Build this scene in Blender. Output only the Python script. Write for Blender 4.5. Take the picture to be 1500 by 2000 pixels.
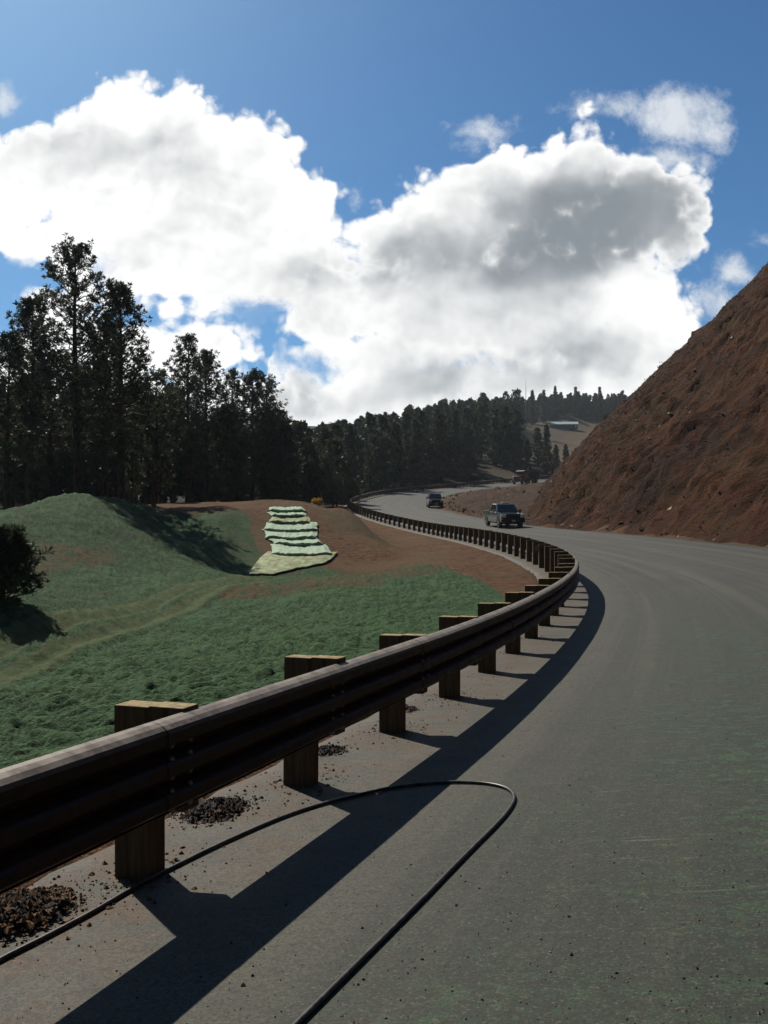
import bpy, bmesh, math, random
import numpy as np
from mathutils import Vector, Matrix

for o in list(bpy.data.objects):
    bpy.data.objects.remove(o)
scene = bpy.context.scene
COL = scene.collection
R = math.radians
rng = np.random.default_rng(7)
random.seed(7)

# ------------------------------------------------------------------ camera
F, H, Y0 = 1900.0, 1.7, 1050.0          # focal length in photo pixels, eye height, horizon row
cam_d = bpy.data.cameras.new('camera')
cam = bpy.data.objects.new('camera', cam_d)
COL.objects.link(cam)
cam.location = (0, 0, H)
cam.rotation_euler = (R(90), 0, 0)
cam_d.sensor_fit = 'AUTO'
cam_d.sensor_width = 36.0
cam_d.lens = F / 2000.0 * 36.0
cam_d.shift_y = 0.025
cam_d.clip_start = 0.1
cam_d.clip_end = 6000
scene.camera = cam

# ------------------------------------------------------------------ light
SUN_EL, SUN_AZ = 41.5, -30.6            # azimuth measured from +Y towards +X
sun_d = bpy.data.lights.new('sun', 'SUN')
sun_d.energy = 5.0
sun_d.angle = R(0.5)
sun_d.color = (1.0, 0.93, 0.81)
sun = bpy.data.objects.new('sun', sun_d)
COL.objects.link(sun)
_sd = Vector((math.sin(R(SUN_AZ)) * math.cos(R(SUN_EL)), math.cos(R(SUN_AZ)) * math.cos(R(SUN_EL)), math.sin(R(SUN_EL))))
sun.rotation_euler = _sd.to_track_quat('Z', 'Y').to_euler()
sun.location = _sd * 60

scene.view_settings.view_transform = 'Standard'
scene.view_settings.look = 'None'
scene.view_settings.exposure = 0.0
scene.view_settings.gamma = 1.0
scene.view_settings.use_curve_mapping = False


# ------------------------------------------------------------------ node helpers
class NT:
    def __init__(self, tree):
        self.t = tree
        self.n = tree.nodes
        self.l = tree.links

    def new(self, typ, **kw):
        n = self.n.new(typ)
        for k, v in kw.items():
            setattr(n, k, v)
        return n

    def put(self, sock, v):
        if v is None:
            return
        if isinstance(v, bpy.types.NodeSocket):
            self.l.new(v, sock)
        elif isinstance(v, (int, float)):
            sock.default_value = v
        else:
            v = tuple(v)
            if len(sock.default_value) == 4 and len(v) == 3:
                v = v + (1.0,)
            sock.default_value = v

    def m(self, op, a, b=None, c=None, clamp=False):
        n = self.new('ShaderNodeMath', operation=op)
        n.use_clamp = clamp
        self.put(n.inputs[0], a)
        self.put(n.inputs[1], b)
        self.put(n.inputs[2], c)
        return n.outputs[0]

    def v(self, op, a, b=None, s=None):
        n = self.new('ShaderNodeVectorMath', operation=op)
        self.put(n.inputs[0], a)
        if b is not None:
            self.put(n.inputs[1], b)
        if s is not None:
            self.put(n.inputs['Scale'], s)
        return n.outputs['Value'] if op in ('LENGTH', 'DOT_PRODUCT', 'DISTANCE') else n.outputs[0]

    def noise(self, vec, scale, detail=3.0, rough=0.55, dist=0.0, dim='3D'):
        n = self.new('ShaderNodeTexNoise')
        n.noise_dimensions = dim
        self.put(n.inputs['Vector'], vec)
        n.inputs['Scale'].default_value = scale
        n.inputs['Detail'].default_value = detail
        n.inputs['Roughness'].default_value = rough
        n.inputs['Distortion'].default_value = dist
        return n.outputs['Fac']

    def noisec(self, vec, scale, detail=3.0, rough=0.55):
        n = self.new('ShaderNodeTexNoise')
        self.put(n.inputs['Vector'], vec)
        n.inputs['Scale'].default_value = scale
        n.inputs['Detail'].default_value = detail
        n.inputs['Roughness'].default_value = rough
        return n.outputs['Color']

    def voro(self, vec, scale, feature='F1', out='Distance', rnd=1.0):
        n = self.new('ShaderNodeTexVoronoi', feature=feature)
        self.put(n.inputs['Vector'], vec)
        n.inputs['Scale'].default_value = scale
        n.inputs['Randomness'].default_value = rnd
        return n.outputs[out]

    def ss(self, x, a, b, lo=0.0, hi=1.0):
        n = self.new('ShaderNodeMapRange', interpolation_type='SMOOTHSTEP')
        n.clamp = True
        self.put(n.inputs[0], x)
        self.put(n.inputs[1], a)
        self.put(n.inputs[2], b)
        self.put(n.inputs[3], lo)
        self.put(n.inputs[4], hi)
        return n.outputs[0]

    def mix(self, f, a, b, blend='MIX'):
        n = self.new('ShaderNodeMix', data_type='RGBA', blend_type=blend)
        n.clamp_factor = True
        self.put(n.inputs[0], f)
        self.put(n.inputs[6], a)
        self.put(n.inputs[7], b)
        return n.outputs[2]

    def sep(self, vec):
        n = self.new('ShaderNodeSeparateXYZ')
        self.put(n.inputs[0], vec)
        return n.outputs

    def comb(self, x, y, z):
        n = self.new('ShaderNodeCombineXYZ')
        self.put(n.inputs[0], x)
        self.put(n.inputs[1], y)
        self.put(n.inputs[2], z)
        return n.outputs[0]

    def attr(self, name, out='Fac'):
        n = self.new('ShaderNodeAttribute')
        n.attribute_name = name
        return n.outputs[out]

    def bump(self, h, strength=0.5, dist=0.02, normal=None):
        n = self.new('ShaderNodeBump')
        n.inputs['Strength'].default_value = strength
        n.inputs['Distance'].default_value = dist
        self.put(n.inputs['Height'], h)
        if normal is not None:
            self.put(n.inputs['Normal'], normal)
        return n.outputs[0]


def material(name, build=None, color=(0.5, 0.5, 0.5), rough=0.8, metal=0.0, spec=0.3, emit=None):
    mt = bpy.data.materials.new(name)
    mt.use_nodes = True
    nt = NT(mt.node_tree)
    bs = nt.n['Principled BSDF']
    bs.inputs['Base Color'].default_value = (*color, 1)
    bs.inputs['Roughness'].default_value = rough
    bs.inputs['Metallic'].default_value = metal
    bs.inputs['Specular IOR Level'].default_value = spec
    if emit:
        bs.inputs['Emission Color'].default_value = (*emit[0], 1)
        bs.inputs['Emission Strength'].default_value = emit[1]
    if build:
        build(nt, bs)
    return mt


# ------------------------------------------------------------------ world: Nishita sky with cumulus laid out by direction
world = bpy.data.worlds.new('World')
scene.world = world
world.use_nodes = True
w = NT(world.node_tree)
bg = w.n['Background']
sky = w.new('ShaderNodeTexSky', sky_type='NISHITA')
sky.sun_disc = False
sky.sun_elevation = R(SUN_EL)
sky.sun_rotation = R(SUN_AZ)
sky.altitude = 1600
sky.air_density = 1.0
sky.dust_density = 1.0
sky.ozone_density = 2.0
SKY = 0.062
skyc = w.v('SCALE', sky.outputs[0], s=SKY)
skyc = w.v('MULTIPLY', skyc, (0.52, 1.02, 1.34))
tc = w.new('ShaderNodeTexCoord')
d = tc.outputs['Generated']
au = w.m('POWER', w.m('MAXIMUM', w.v('DOT_PRODUCT', d, tuple(_sd)), 0.0), 14.0)
skyc = w.v('ADD', skyc, w.v('SCALE', (0.24, 0.28, 0.27), s=au))
dx, dy, dz = w.sep(d)[:3]
dyc = w.m('MAXIMUM', dy, 0.05)
pu = w.m('MULTIPLY_ADD', w.m('DIVIDE', dx, dyc), 1.9, 0.75)
pv = w.m('MULTIPLY_ADD', w.m('DIVIDE', dz, dyc), -1.9, 1.05)
P0 = w.comb(pu, pv, 0.0)
wr = w.v('SUBTRACT', w.noisec(P0, 5.0, 3.0, 0.55), (0.5, 0.5, 0.5))
P = w.v('ADD', P0, w.v('SCALE', wr, s=0.07))


def field(blobs, vec):
    f = None
    for (cx, cy, rx, ry) in blobs:
        r0 = min(rx, ry) / 1000.0
        q = w.v('MULTIPLY', w.v('SUBTRACT', vec, (cx / 1000, cy / 1000, 0)), (1000 / rx, 1000 / ry, 0))
        s_ = w.m('MULTIPLY_ADD', w.v('LENGTH', q), -r0, r0)
        if f is None:
            f = s_
        else:
            f = w.m('SMOOTH_MAX', f, s_, 0.012)
    return f


CLOUD = [(270, 300, 200, 150), (330, 205, 62, 62), (255, 190, 50, 50), (120, 330, 140, 110), (10, 370, 140, 110),
         (430, 330, 180, 130), (560, 420, 125, 130), (330, 470, 320, 140), (60, 470, 180, 50), (500, 520, 220, 110),
         (370, 690, 150, 80), (640, 600, 110, 120), (720, 740, 240, 110), (560, 800, 200, 60), (420, 770, 140, 60),
         (745, 415, 48, 40), (770, 470, 110, 90), (880, 450, 170, 125), (1010, 385, 150, 105), (1010, 480, 130, 80), (1120, 350, 150, 100),
         (1140, 255, 32, 40), (1250, 410, 145, 115), (1150, 450, 130, 90), (1335, 450, 70, 110), (900, 590, 320, 130), (1110, 600, 270, 150),
         (1220, 640, 170, 140), (900, 730, 420, 90), (1180, 720, 260, 80), (800, 810, 420, 50), (560, 830, 160, 40), (250, 800, 260, 60), (85, 600, 70, 45), (170, 590, 120, 40), (335, 600, 95, 36), (120, 720, 220, 110)]
WISP = [(1320, 240, 95, 62), (1385, 255, 45, 55), (1200, 218, 75, 22), (1310, 310, 80, 40), (930, 262, 58, 30), (900, 288, 32, 18),
        (975, 243, 30, 10), (10, 195, 34, 30), (815, 370, 50, 16), (845, 355, 25, 16), (1495, 466, 28, 12), (1440, 525, 40, 34), (1400, 590, 60, 40), (695, 395, 16, 24)]
HOLE = [(500, 615, 42, 30), (575, 715, 50, 15), (540, 690, 26, 14), (935, 713, 24, 8), (10, 545, 62, 42), (1385, 525, 40, 22), (-5, 640, 30, 30), (190, 545, 16, 20)]
fc = field(CLOUD, P)
fh = field(HOLE, P)
b1 = w.m('SUBTRACT', w.noise(P, 9.0, 5.0, 0.6), 0.5)
vb = w.m('SUBTRACT', 0.42, w.voro(P, 22.0))
vb2 = w.m('SUBTRACT', 0.42, w.voro(P, 50.0))
b2 = w.m('SUBTRACT', w.noise(P, 45.0, 4.0, 0.65), 0.5)
edge = w.m('ADD', w.m('MULTIPLY', b1, 0.085), w.m('ADD', w.m('MULTIPLY', vb, 0.042), w.m('ADD', w.m('MULTIPLY', vb2, 0.020), w.m('MULTIPLY', b2, 0.018))))
dens = w.m('ADD', fc, edge)
hole = w.m('ADD', fh, w.m('MULTIPLY', b1, 0.12))
hole = w.m('ADD', hole, w.m('MULTIPLY', b2, 0.03))
mask_c = w.ss(dens, -0.005, 0.019)
mask_h = w.ss(hole, -0.022, 0.02)
mask_c = w.m('MULTIPLY', mask_c, w.m('MULTIPLY_ADD', mask_h, -0.92, 1.0))
fw = field(WISP, P)
dw = w.m('ADD', fw, w.m('ADD', w.m('MULTIPLY', b1, 0.10), w.m('MULTIPLY', b2, 0.05)))
mask_w = w.m('MULTIPLY', w.ss(dw, -0.012, 0.045), 0.9)
# grey, self-shaded bellies of the clouds
GREY = [(1240, 405, 150, 75, .78), (1120, 480, 120, 50, .40), (1100, 425, 150, 62, .60), (1340, 440, 60, 60, .45), (1000, 500, 250, 40, .40), (790, 520, 150, 40, .40),
        (900, 590, 140, 60, .34), (1090, 560, 70, 90, .34), (830, 750, 90, 45, .62), (1140, 690, 110, 42, .42), (610, 800, 110, 36, .42), (1150, 500, 160, 40, .35),
        (150, 270, 130, 40, .34), (330, 320, 130, 55, .22), (430, 395, 90, 60, .24), (90, 330, 110, 50, .16), (480, 520, 200, 60, .14), (640, 620, 90, 40, .22), (720, 480, 40, 60, .18), (1010, 690, 160, 60, .22), (440, 650, 90, 40, .1)]
Pg = w.v('ADD', P0, w.v('SCALE', wr, s=0.16))
g = None
for (cx, cy, rx, ry, a) in GREY:
    q = w.v('MULTIPLY', w.v('SUBTRACT', Pg, (cx / 1000, cy / 1000, 0)), (1000 / rx, 1000 / ry, 0))
    l2 = w.v('DOT_PRODUCT', q, q)
    e = w.m('MULTIPLY', w.m('POWER', 0.45, l2), a)
    g = e if g is None else w.m('ADD', g, e)
n3 = w.noise(P, 6.0, 4.0, 0.5)
n4 = w.noise(P, 16.0, 4.0, 0.5)
g = w.m('MULTIPLY', g, w.m('MULTIPLY_ADD', n3, 1.1, 0.55))
puff = w.m('SUBTRACT', w.noise(w.v('ADD', P, (0.006, 0.009, 0)), 9.0, 3.5, 0.5), w.noise(w.v('ADD', P, (-0.006, -0.009, 0)), 9.0, 3.5, 0.5))
g = w.m('ADD', g, w.m('MULTIPLY', puff, 0.85))
g = w.m('ADD', g, w.m('MULTIPLY', w.m('SUBTRACT', n4, 0.5), 0.10))
g = w.m('ADD', g, w.ss(n3, 0.50, 0.72, 0.0, 0.16))
g = w.m('SUBTRACT', g, 0.05)
g = w.m('MULTIPLY', g, w.ss(dens, 0.0, 0.06))
g = w.m('MAXIMUM', g, 0.0)
g = w.m('DIVIDE', g, w.m('POWER', w.m('ADD', 1.0, w.m('POWER', w.m('MULTIPLY', g, 1.18), 4.0)), 0.25))
cloudc = w.mix(g, (1.08, 1.08, 1.07), (0.085, 0.125, 0.165))
out = w.mix(mask_w, skyc, (0.80, 0.84, 0.88))
out = w.mix(mask_c, out, cloudc)
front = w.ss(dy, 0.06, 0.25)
back = w.v('SCALE', skyc, s=w.ss(dy, -0.1, 0.55, 0.28, 1.0))  # unseen sky overhead and behind the camera, dimmed to deepen the shadows
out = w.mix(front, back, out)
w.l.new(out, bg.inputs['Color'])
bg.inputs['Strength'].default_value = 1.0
world.cycles.sampling_method = 'MANUAL'
world.cycles.sample_map_resolution = 1024


# ------------------------------------------------------------------ geometry helpers
def mesh_np(name, verts, faces, mat, parent=None, smooth=False, attrs=None, mats=None, midx=None, uv=None):
    """faces: (n,3) or (n,4) integer array, or a list of polygons"""
    me = bpy.data.meshes.new(name)
    verts = np.asarray(verts, dtype=np.float32)
    if isinstance(faces, np.ndarray):
        nf, k = faces.shape
        me.vertices.add(len(verts))
        me.vertices.foreach_set('co', verts.ravel())
        me.loops.add(nf * k)
        me.loops.foreach_set('vertex_index', faces.ravel().astype(np.int32))
        me.polygons.add(nf)
        me.polygons.foreach_set('loop_start', np.arange(0, nf * k, k, dtype=np.int32))
        me.update(calc_edges=True)
    else:
        me.from_pydata([tuple(map(float, v)) for v in verts], [], [tuple(int(i) for i in f) for f in faces])
        me.update()
    for mm in (mats or [mat]):
        me.materials.append(mm)
    if midx is not None:
        me.polygons.foreach_set('material_index', np.asarray(midx, dtype=np.int32))
    if smooth:
        me.polygons.foreach_set('use_smooth', np.ones(len(me.polygons), dtype=bool))
    for k_, a in (attrs or {}).items():
        at = me.attributes.new(k_, 'FLOAT', 'POINT')
        at.data.foreach_set('value', np.asarray(a, dtype=np.float32))
    if uv is not None:
        ul = me.uv_layers.new(name='UVMap')
        li = np.empty(len(me.loops), dtype=np.int32)
        me.loops.foreach_get('vertex_index', li)
        ul.data.foreach_set('uv', np.asarray(uv, dtype=np.float32)[li].ravel())
    o = bpy.data.objects.new(name, me)
    COL.objects.link(o)
    if parent is not None:
        o.parent = parent
    return o


def empty(name, loc=(0, 0, 0), rz=0.0):
    o = bpy.data.objects.new(name, None)
    o.empty_display_size = 0.3
    COL.objects.link(o)
    o.location = loc
    o.rotation_euler = (0, 0, rz)
    return o


def tag(o, label=None, cat=None, group=None, kind=None):
    if label:
        o['label'] = label
    if cat:
        o['category'] = cat
    if group:
        o['group'] = group
    if kind:
        o['kind'] = kind
    return o


class MB:
    """collects polygons for ONE mesh object"""
    def __init__(self):
        self.v, self.f, self.mi = [], [], []

    def add(self, verts, faces, mi=0):
        b = len(self.v)
        self.v += [tuple(p) for p in verts]
        for f in faces:
            self.f.append([i + b for i in f])
            self.mi.append(mi)

    def box(self, c, s, rot=None, mi=0, taper=1.0):
        vs = []
        for z in (-1, 1):
            k = taper if z > 0 else 1.0
            for (x, y) in ((-1, -1), (1, -1), (1, 1), (-1, 1)):
                p = Vector((x * s[0] / 2 * k, y * s[1] / 2 * k, z * s[2] / 2))
                if rot is not None:
                    p = rot @ p
                vs.append(p + Vector(c))
        self.add(vs, [(0, 3, 2, 1), (4, 5, 6, 7), (0, 1, 5, 4), (1, 2, 6, 5), (2, 3, 7, 6), (3, 0, 4, 7)], mi)

    def tube(self, pts, radii, n=8, mi=0, caps=True):
        pts = [Vector(p) for p in pts]
        if not hasattr(radii, '__len__'):
            radii = [radii] * len(pts)
        vs, fs = [], []
        for i, p in enumerate(pts):
            t = (pts[min(i + 1, len(pts) - 1)] - pts[max(i - 1, 0)]).normalized()
            a = t.orthogonal() if abs(t.z) > 0.9 else t.cross(Vector((0, 0, 1)))
            a.normalize()
            b = t.cross(a)
            for k in range(n):
                an = 2 * math.pi * k / n
                vs.append(p + (a * math.cos(an) + b * math.sin(an)) * radii[i])
        for i in range(len(pts) - 1):
            for k in range(n):
                k2 = (k + 1) % n
                fs.append((i * n + k, i * n + k2, (i + 1) * n + k2, (i + 1) * n + k))
        if caps:
            fs.append(tuple(range(n))[::-1])
            fs.append(tuple(range((len(pts) - 1) * n, len(pts) * n)))
        self.add(vs, fs, mi)

    def prism(self, poly, x0, x1, mi=0, inset=0.0):
        """side profile (y,z) extruded across x, ends may be drawn in"""
        n = len(poly)
        cy = sum(p[0] for p in poly) / n
        cz = sum(p[1] for p in poly) / n
        vs = [(x0, p[0], p[1]) for p in poly] + [(x1, p[0], p[1]) for p in poly]
        fs = [tuple(range(n)), tuple(range(2 * n - 1, n - 1, -1))]
        for i in range(n):
            j = (i + 1) % n
            fs.append((i, i + n, j + n, j))
        self.add(vs, fs, mi)

    def build(self, name, mat, parent=None, smooth=False, mats=None, bevel=0.0, fix=True):
        o = mesh_np(name, self.v, self.f, mat, parent, smooth, mats=mats, midx=self.mi if mats else None)
        if fix:
            bm = bmesh.new()
            bm.from_mesh(o.data)
            bmesh.ops.recalc_face_normals(bm, faces=bm.faces)
            bm.to_mesh(o.data)
            bm.free()
        if bevel:
            md = o.modifiers.new('bevel', 'BEVEL')
            md.width = bevel
            md.segments = 2
            md.limit_method = 'ANGLE'
            md.angle_limit = R(35)
        return o


# numpy value noise ---------------------------------------------------------
def _hash(ix, iy, seed):
    h = (ix.astype(np.int64) * 374761393 + iy.astype(np.int64) * 668265263 + seed * 974634777) & 0x7fffffff
    h = ((h ^ (h >> 13)) * 1274126177) & 0x7fffffff
    h = (h ^ (h >> 16)) & 0xffffff
    return h / float(0xffffff)


def vnoise(x, y, seed=0):
    ix, iy = np.floor(x), np.floor(y)
    fx, fy = x - ix, y - iy
    ix, iy = ix.astype(np.int64), iy.astype(np.int64)
    u, v_ = fx * fx * fx * (fx * (fx * 6 - 15) + 10), fy * fy * fy * (fy * (fy * 6 - 15) + 10)
    a, b = _hash(ix, iy, seed), _hash(ix + 1, iy, seed)
    c, d_ = _hash(ix, iy + 1, seed), _hash(ix + 1, iy + 1, seed)
    return (a * (1 - u) + b * u) * (1 - v_) + (c * (1 - u) + d_ * u) * v_ - 0.5


def fbm(x, y, octv=4, seed=0, gain=0.5):
    r, a = 0.0, 1.0
    for i in range(octv):
        r = r + a * vnoise(x * 2 ** i + 17.3 * i, y * 2 ** i - 9.1 * i, seed + i)
        a *= gain
    return r


def sstep(x, a, b):
    t = np.clip((x - a) / (b - a), 0, 1)
    return t * t * (3 - 2 * t)


def PT(px, py, dd):
    return ((px - 750) / F * dd, dd, H - (py - Y0) / F * dd)


# ------------------------------------------------------------------ the road's axis: the line of guardrail posts
ctrl = [(-5.6, -7.2, 0), (-3.75, -1.9, 0), (-2.6, 1.1, 0), (-1.90, 3.04, 0), (-1.232, 4.93, 0), (-.596, 6.66, 0), (.053, 8.35, 0), (.678, 10.22, 0),
        (1.27, 12.05, .01), (1.82, 13.8, .03), (2.86, 17.4, .09), (4.02, 21.8, .18), (5.2, 28, .38),
        PT(1022, 1090, 41), PT(915, 1059, 58.5), PT(827, 1041, 78), PT(737, 1018, 95), PT(693, 1001, 112), PT(677, 986, 132),
        PT(700, 978, 146), PT(743, 967, 166), PT(827, 957, 190), PT(910, 950, 212), PT(1003, 941, 232), PT(1110, 932, 250), PT(1290, 915, 275), PT(1560, 900, 300)]
ctrl = np.array(ctrl)


def catmull(pts, per=40):
    q = np.vstack([2 * pts[0] - pts[1], pts, 2 * pts[-1] - pts[-2]])
    outp = []
    for i in range(1, len(q) - 2):
        p0, p1, p2, p3 = q[i - 1:i + 3]
        t0 = 0.0
        t1 = t0 + np.linalg.norm(p1 - p0) ** .5
        t2 = t1 + np.linalg.norm(p2 - p1) ** .5
        t3 = t2 + np.linalg.norm(p3 - p2) ** .5
        for t in np.linspace(t1, t2, per, endpoint=False):
            a1 = (t1 - t) / (t1 - t0) * p0 + (t - t0) / (t1 - t0) * p1
            a2 = (t2 - t) / (t2 - t1) * p1 + (t - t1) / (t2 - t1) * p2
            a3 = (t3 - t) / (t3 - t2) * p2 + (t - t2) / (t3 - t2) * p3
            b1_ = (t2 - t) / (t2 - t0) * a1 + (t - t0) / (t2 - t0) * a2
            b2_ = (t3 - t) / (t3 - t1) * a2 + (t - t1) / (t3 - t1) * a3
            outp.append((t2 - t) / (t2 - t1) * b1_ + (t - t1) / (t2 - t1) * b2_)
    outp.append(q[-2])
    return np.array(outp)


def arclen(p):
    return np.concatenate([[0], np.cumsum(np.linalg.norm(np.diff(p[:, :2], axis=0), axis=1))])


def resample(p, step):
    s = arclen(p)
    n = int(s[-1] / step)
    ss = np.linspace(0, s[-1], n + 1)
    return np.stack([np.interp(ss, s, p[:, i]) for i in range(3)], axis=1), ss


raw, _ = resample(catmull(ctrl), 0.5)
# smooth: weak near the camera, strong far away
sm = raw.copy()
for it in range(160):
    lap = np.zeros_like(sm)
    lap[1:-1] = 0.5 * (sm[:-2] + sm[2:]) - sm[1:-1]
    wgt = sstep(sm[:, 1], 8, 60)[:, None] * 0.85 + 0.12
    sm = sm + lap * wgt
AX, AS = resample(sm, 0.5)
_i1 = np.argmin((AX[:, 0] + 1.232) ** 2 + (AX[:, 1] - 4.93) ** 2)
AS = AS - AS[_i1] + 0.14                                    # s = 0 at the first post in view
TAN = np.gradient(AX[:, :2], axis=0)
TAN /= np.linalg.norm(TAN, axis=1)[:, None]
NRM = np.stack([TAN[:, 1], -TAN[:, 0]], axis=1)      # towards the road
WID = 9.6 + 2.2 * sstep(AS, 88, 120) - 1.6 * sstep(AS, 150, 200)
CRS = 0.052 - 0.085 * sstep(AS, 85, 135)


def axis(s):
    return tuple(np.interp(s, AS, a) for a in (AX[:, 0], AX[:, 1], AX[:, 2], NRM[:, 0], NRM[:, 1]))


def road_z(s, t):
    z = np.interp(s, AS, AX[:, 2])
    c = np.interp(s, AS, CRS)
    return z + c * np.maximum(t, 0) + 0.02 * np.minimum(t, 0)


def road_pt(s, t):
    x, y, z, nx, ny = axis(s)
    return np.stack([x + nx * t, y + ny * t, road_z(s, t)], axis=-1)


def locate(X, Y):
    """nearest point of the axis: s and signed offset t"""
    X, Y = np.asarray(X, float).ravel(), np.asarray(Y, float).ravel()
    S, T = np.empty_like(X), np.empty_like(X)
    A = AX[::2, :2]
    for a in range(0, len(X), 40000):
        b = min(a + 40000, len(X))
        d2 = (X[a:b, None] - A[None, :, 0]) ** 2 + (Y[a:b, None] - A[None, :, 1]) ** 2
        k = np.argmin(d2, axis=1) * 2
        ex, ey = X[a:b] - AX[k, 0], Y[a:b] - AX[k, 1]
        ds = ex * TAN[k, 0] + ey * TAN[k, 1]
        S[a:b] = AS[k] + np.clip(ds, -0.6, 0.6)
        t_ = ex * NRM[k, 0] + ey * NRM[k, 1]
        dist = np.sqrt(d2[np.arange(b - a), k // 2])
        T[a:b] = np.where(np.abs(ds) > 1.5, np.sign(t_) * dist, t_)
    return S, T


# ------------------------------------------------------------------ lie of the land left of the road and far off
LC = [PT(0, 1300, 18), PT(250, 1210, 25), PT(480, 1135, 34), PT(575, 1120, 43.5), PT(660, 1105, 46),
      (-2.9, 12, -.2), (-1.5, 16, -.08), PT(850, 1100, 39), PT(760, 1062, 64), PT(710, 1022, 84), PT(625, 1050, 53), PT(630, 1003, 64), PT(650, 1080, 49),
      PT(560, 990, 60), PT(575, 1050, 51.7), PT(575, 1020, 55), PT(585, 1080, 48.5), PT(660, 985, 125),
      PT(170, 962, 48), PT(100, 972, 46), PT(30, 1000, 42), PT(-150, 1040, 38), PT(230, 975, 55), PT(300, 995, 62), PT(370, 1040, 52), PT(100, 1150, 29), PT(250, 1100, 37), PT(400, 1090, 43), PT(300, 1040, 50),
      PT(450, 1012, 54), PT(500, 1060, 50), PT(480, 985, 66), PT(700, 1050, 58), PT(690, 1012, 74), PT(600, 985, 80), PT(-80, 1200, 21), PT(0, 1120, 27),
      PT(170, 985, 75), PT(300, 985, 76), PT(450, 985, 82), PT(0, 1006, 72), PT(-200, 1015, 70), PT(0, 1010, 47), PT(0, 1008, 57), PT(60, 990, 48), PT(-80, 1025, 52),
      (-9, 2, -1.0), (-7, 9, -.75), (-12, -6, -1.2), (-20, 10, 0.0), (-20, 22, 0.8), (-30, 0, 0.5),
      PT(600, 985, 140), PT(450, 975, 140), PT(200, 970, 140), PT(0, 970, 140),
      PT(700, 968, 170), PT(850, 942, 225), PT(960, 915, 262), PT(1010, 932, 245),
      PT(600, 955, 210), PT(600, 925, 300), PT(450, 935, 250), PT(200, 955, 230), PT(0, 960, 230),
      PT(700, 901, 330), PT(800, 872, 380), PT(900, 842, 420), PT(980, 826, 480), PT(1100, 806, 600), PT(1200, 806, 650),
      PT(1020, 890, 385), PT(1090, 895, 380), PT(1090, 832, 560), PT(1010, 832, 540), PT(1160, 836, 560), PT(1160, 890, 380), PT(1300, 850, 420), PT(1400, 790, 650),
      PT(900, 880, 330), PT(800, 905, 290), PT(1000, 900, 310), PT(1080, 915, 300),
      PT(600, 940, 700), PT(900, 900, 900), PT(1300, 860, 900), PT(200, 960, 700), PT(-300, 960, 400), PT(700, 920, 520)]
LC = np.array(LC)
_ss = np.arange(-6, 262, 6.0)
edge_pts = np.concatenate([np.stack([*road_pt(_ss, np.full_like(_ss, -tt)).T[:2], road_z(_ss, 0 * _ss) - dz_ - (0.25 * sstep(_ss, 105, 130)) * (tt > 3)], axis=1) for tt, dz_ in ((2.0, .08), (4.2, .2))])
CP = np.vstack([LC, edge_pts])
_sc = 30.0


def _warp(X, Y):
    """squeeze far distances so that near and far control points carry alike"""
    r = np.sqrt(X * X + Y * Y) + 1e-6
    k = np.log1p(r / 25.0) * 25.0 / r
    return X * k, Y * k


def _U(r2):
    return r2 * np.log(r2 + 1e-9)


_cx, _cy = _warp(CP[:, 0], CP[:, 1])
_n = len(CP)
_K = _U(((_cx[:, None] - _cx[None]) ** 2 + (_cy[:, None] - _cy[None]) ** 2) / _sc ** 2) + 0.002 * np.eye(_n)
_Pm = np.stack([np.ones(_n), _cx / _sc, _cy / _sc], axis=1)
_A = np.block([[_K, _Pm], [_Pm.T, np.zeros((3, 3))]])
_sol = np.linalg.solve(_A, np.concatenate([CP[:, 2], np.zeros(3)]))


def tps(X, Y):
    x, y = _warp(np.asarray(X, float), np.asarray(Y, float))
    o_ = np.empty_like(x)
    for a in range(0, len(x), 40000):
        b = min(a + 40000, len(x))
        u = _U(((x[a:b, None] - _cx[None]) ** 2 + (y[a:b, None] - _cy[None]) ** 2) / _sc ** 2)
        o_[a:b] = u @ _sol[:_n] + _sol[_n] + _sol[_n + 1] * x[a:b] / _sc + _sol[_n + 2] * y[a:b] / _sc
    return o_


bl_rows = [(1123, 43.0), (1100, 46.0), (1084, 48), (1066, 50), (1051, 51.6), (1037, 53.2), (1021, 54.8), (1010, 56), (1001, 57.2), (990, 59)]
_bd = np.array([r[1] for r in bl_rows])
_bz = np.array([H - (r[0] - Y0) / F * r[1] for r in bl_rows])
_bx = np.array([(p_ - 750) / F * r[1] for p_, r in zip((570, 574, 588, 584, 577, 569, 570, 568, 563, 560), bl_rows)])


def ground_z(X, Y, full=False):
    X, Y = np.asarray(X, float).ravel(), np.asarray(Y, float).ravel()
    S, T = locate(X, Y)
    wd = np.interp(S, AS, WID)
    zr = road_z(S, np.clip(T, -3, wd))
    zl = tps(X, Y)
    k = sstep(-T, 0.9, 3.4)
    right = zr - 0.12 * sstep(T, -0.75, -0.3) + 0.02 * np.maximum(T - wd, 0) + 0.10 * sstep(T, wd - 0.3, wd + 0.3)
    right = np.where(T > wd + 25, right - 4.0 * sstep(T, wd + 25, wd + 40), right)
    z = right * (1 - k) + zl * k
    xc = np.interp(Y, _bd, _bx)
    wb_ = (1 - sstep(np.where(X < xc, xc - X, (X - xc) * 0.68), 2.0, 4.2)) * sstep(Y, 38, 43) * (1 - sstep(Y, 58.5, 65))
    z = z * (1 - wb_) + np.interp(Y, _bd, _bz) * wb_
    return (z, S, T) if full else z


def gz(x, y):
    return float(ground_z([x], [y])[0])

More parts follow.
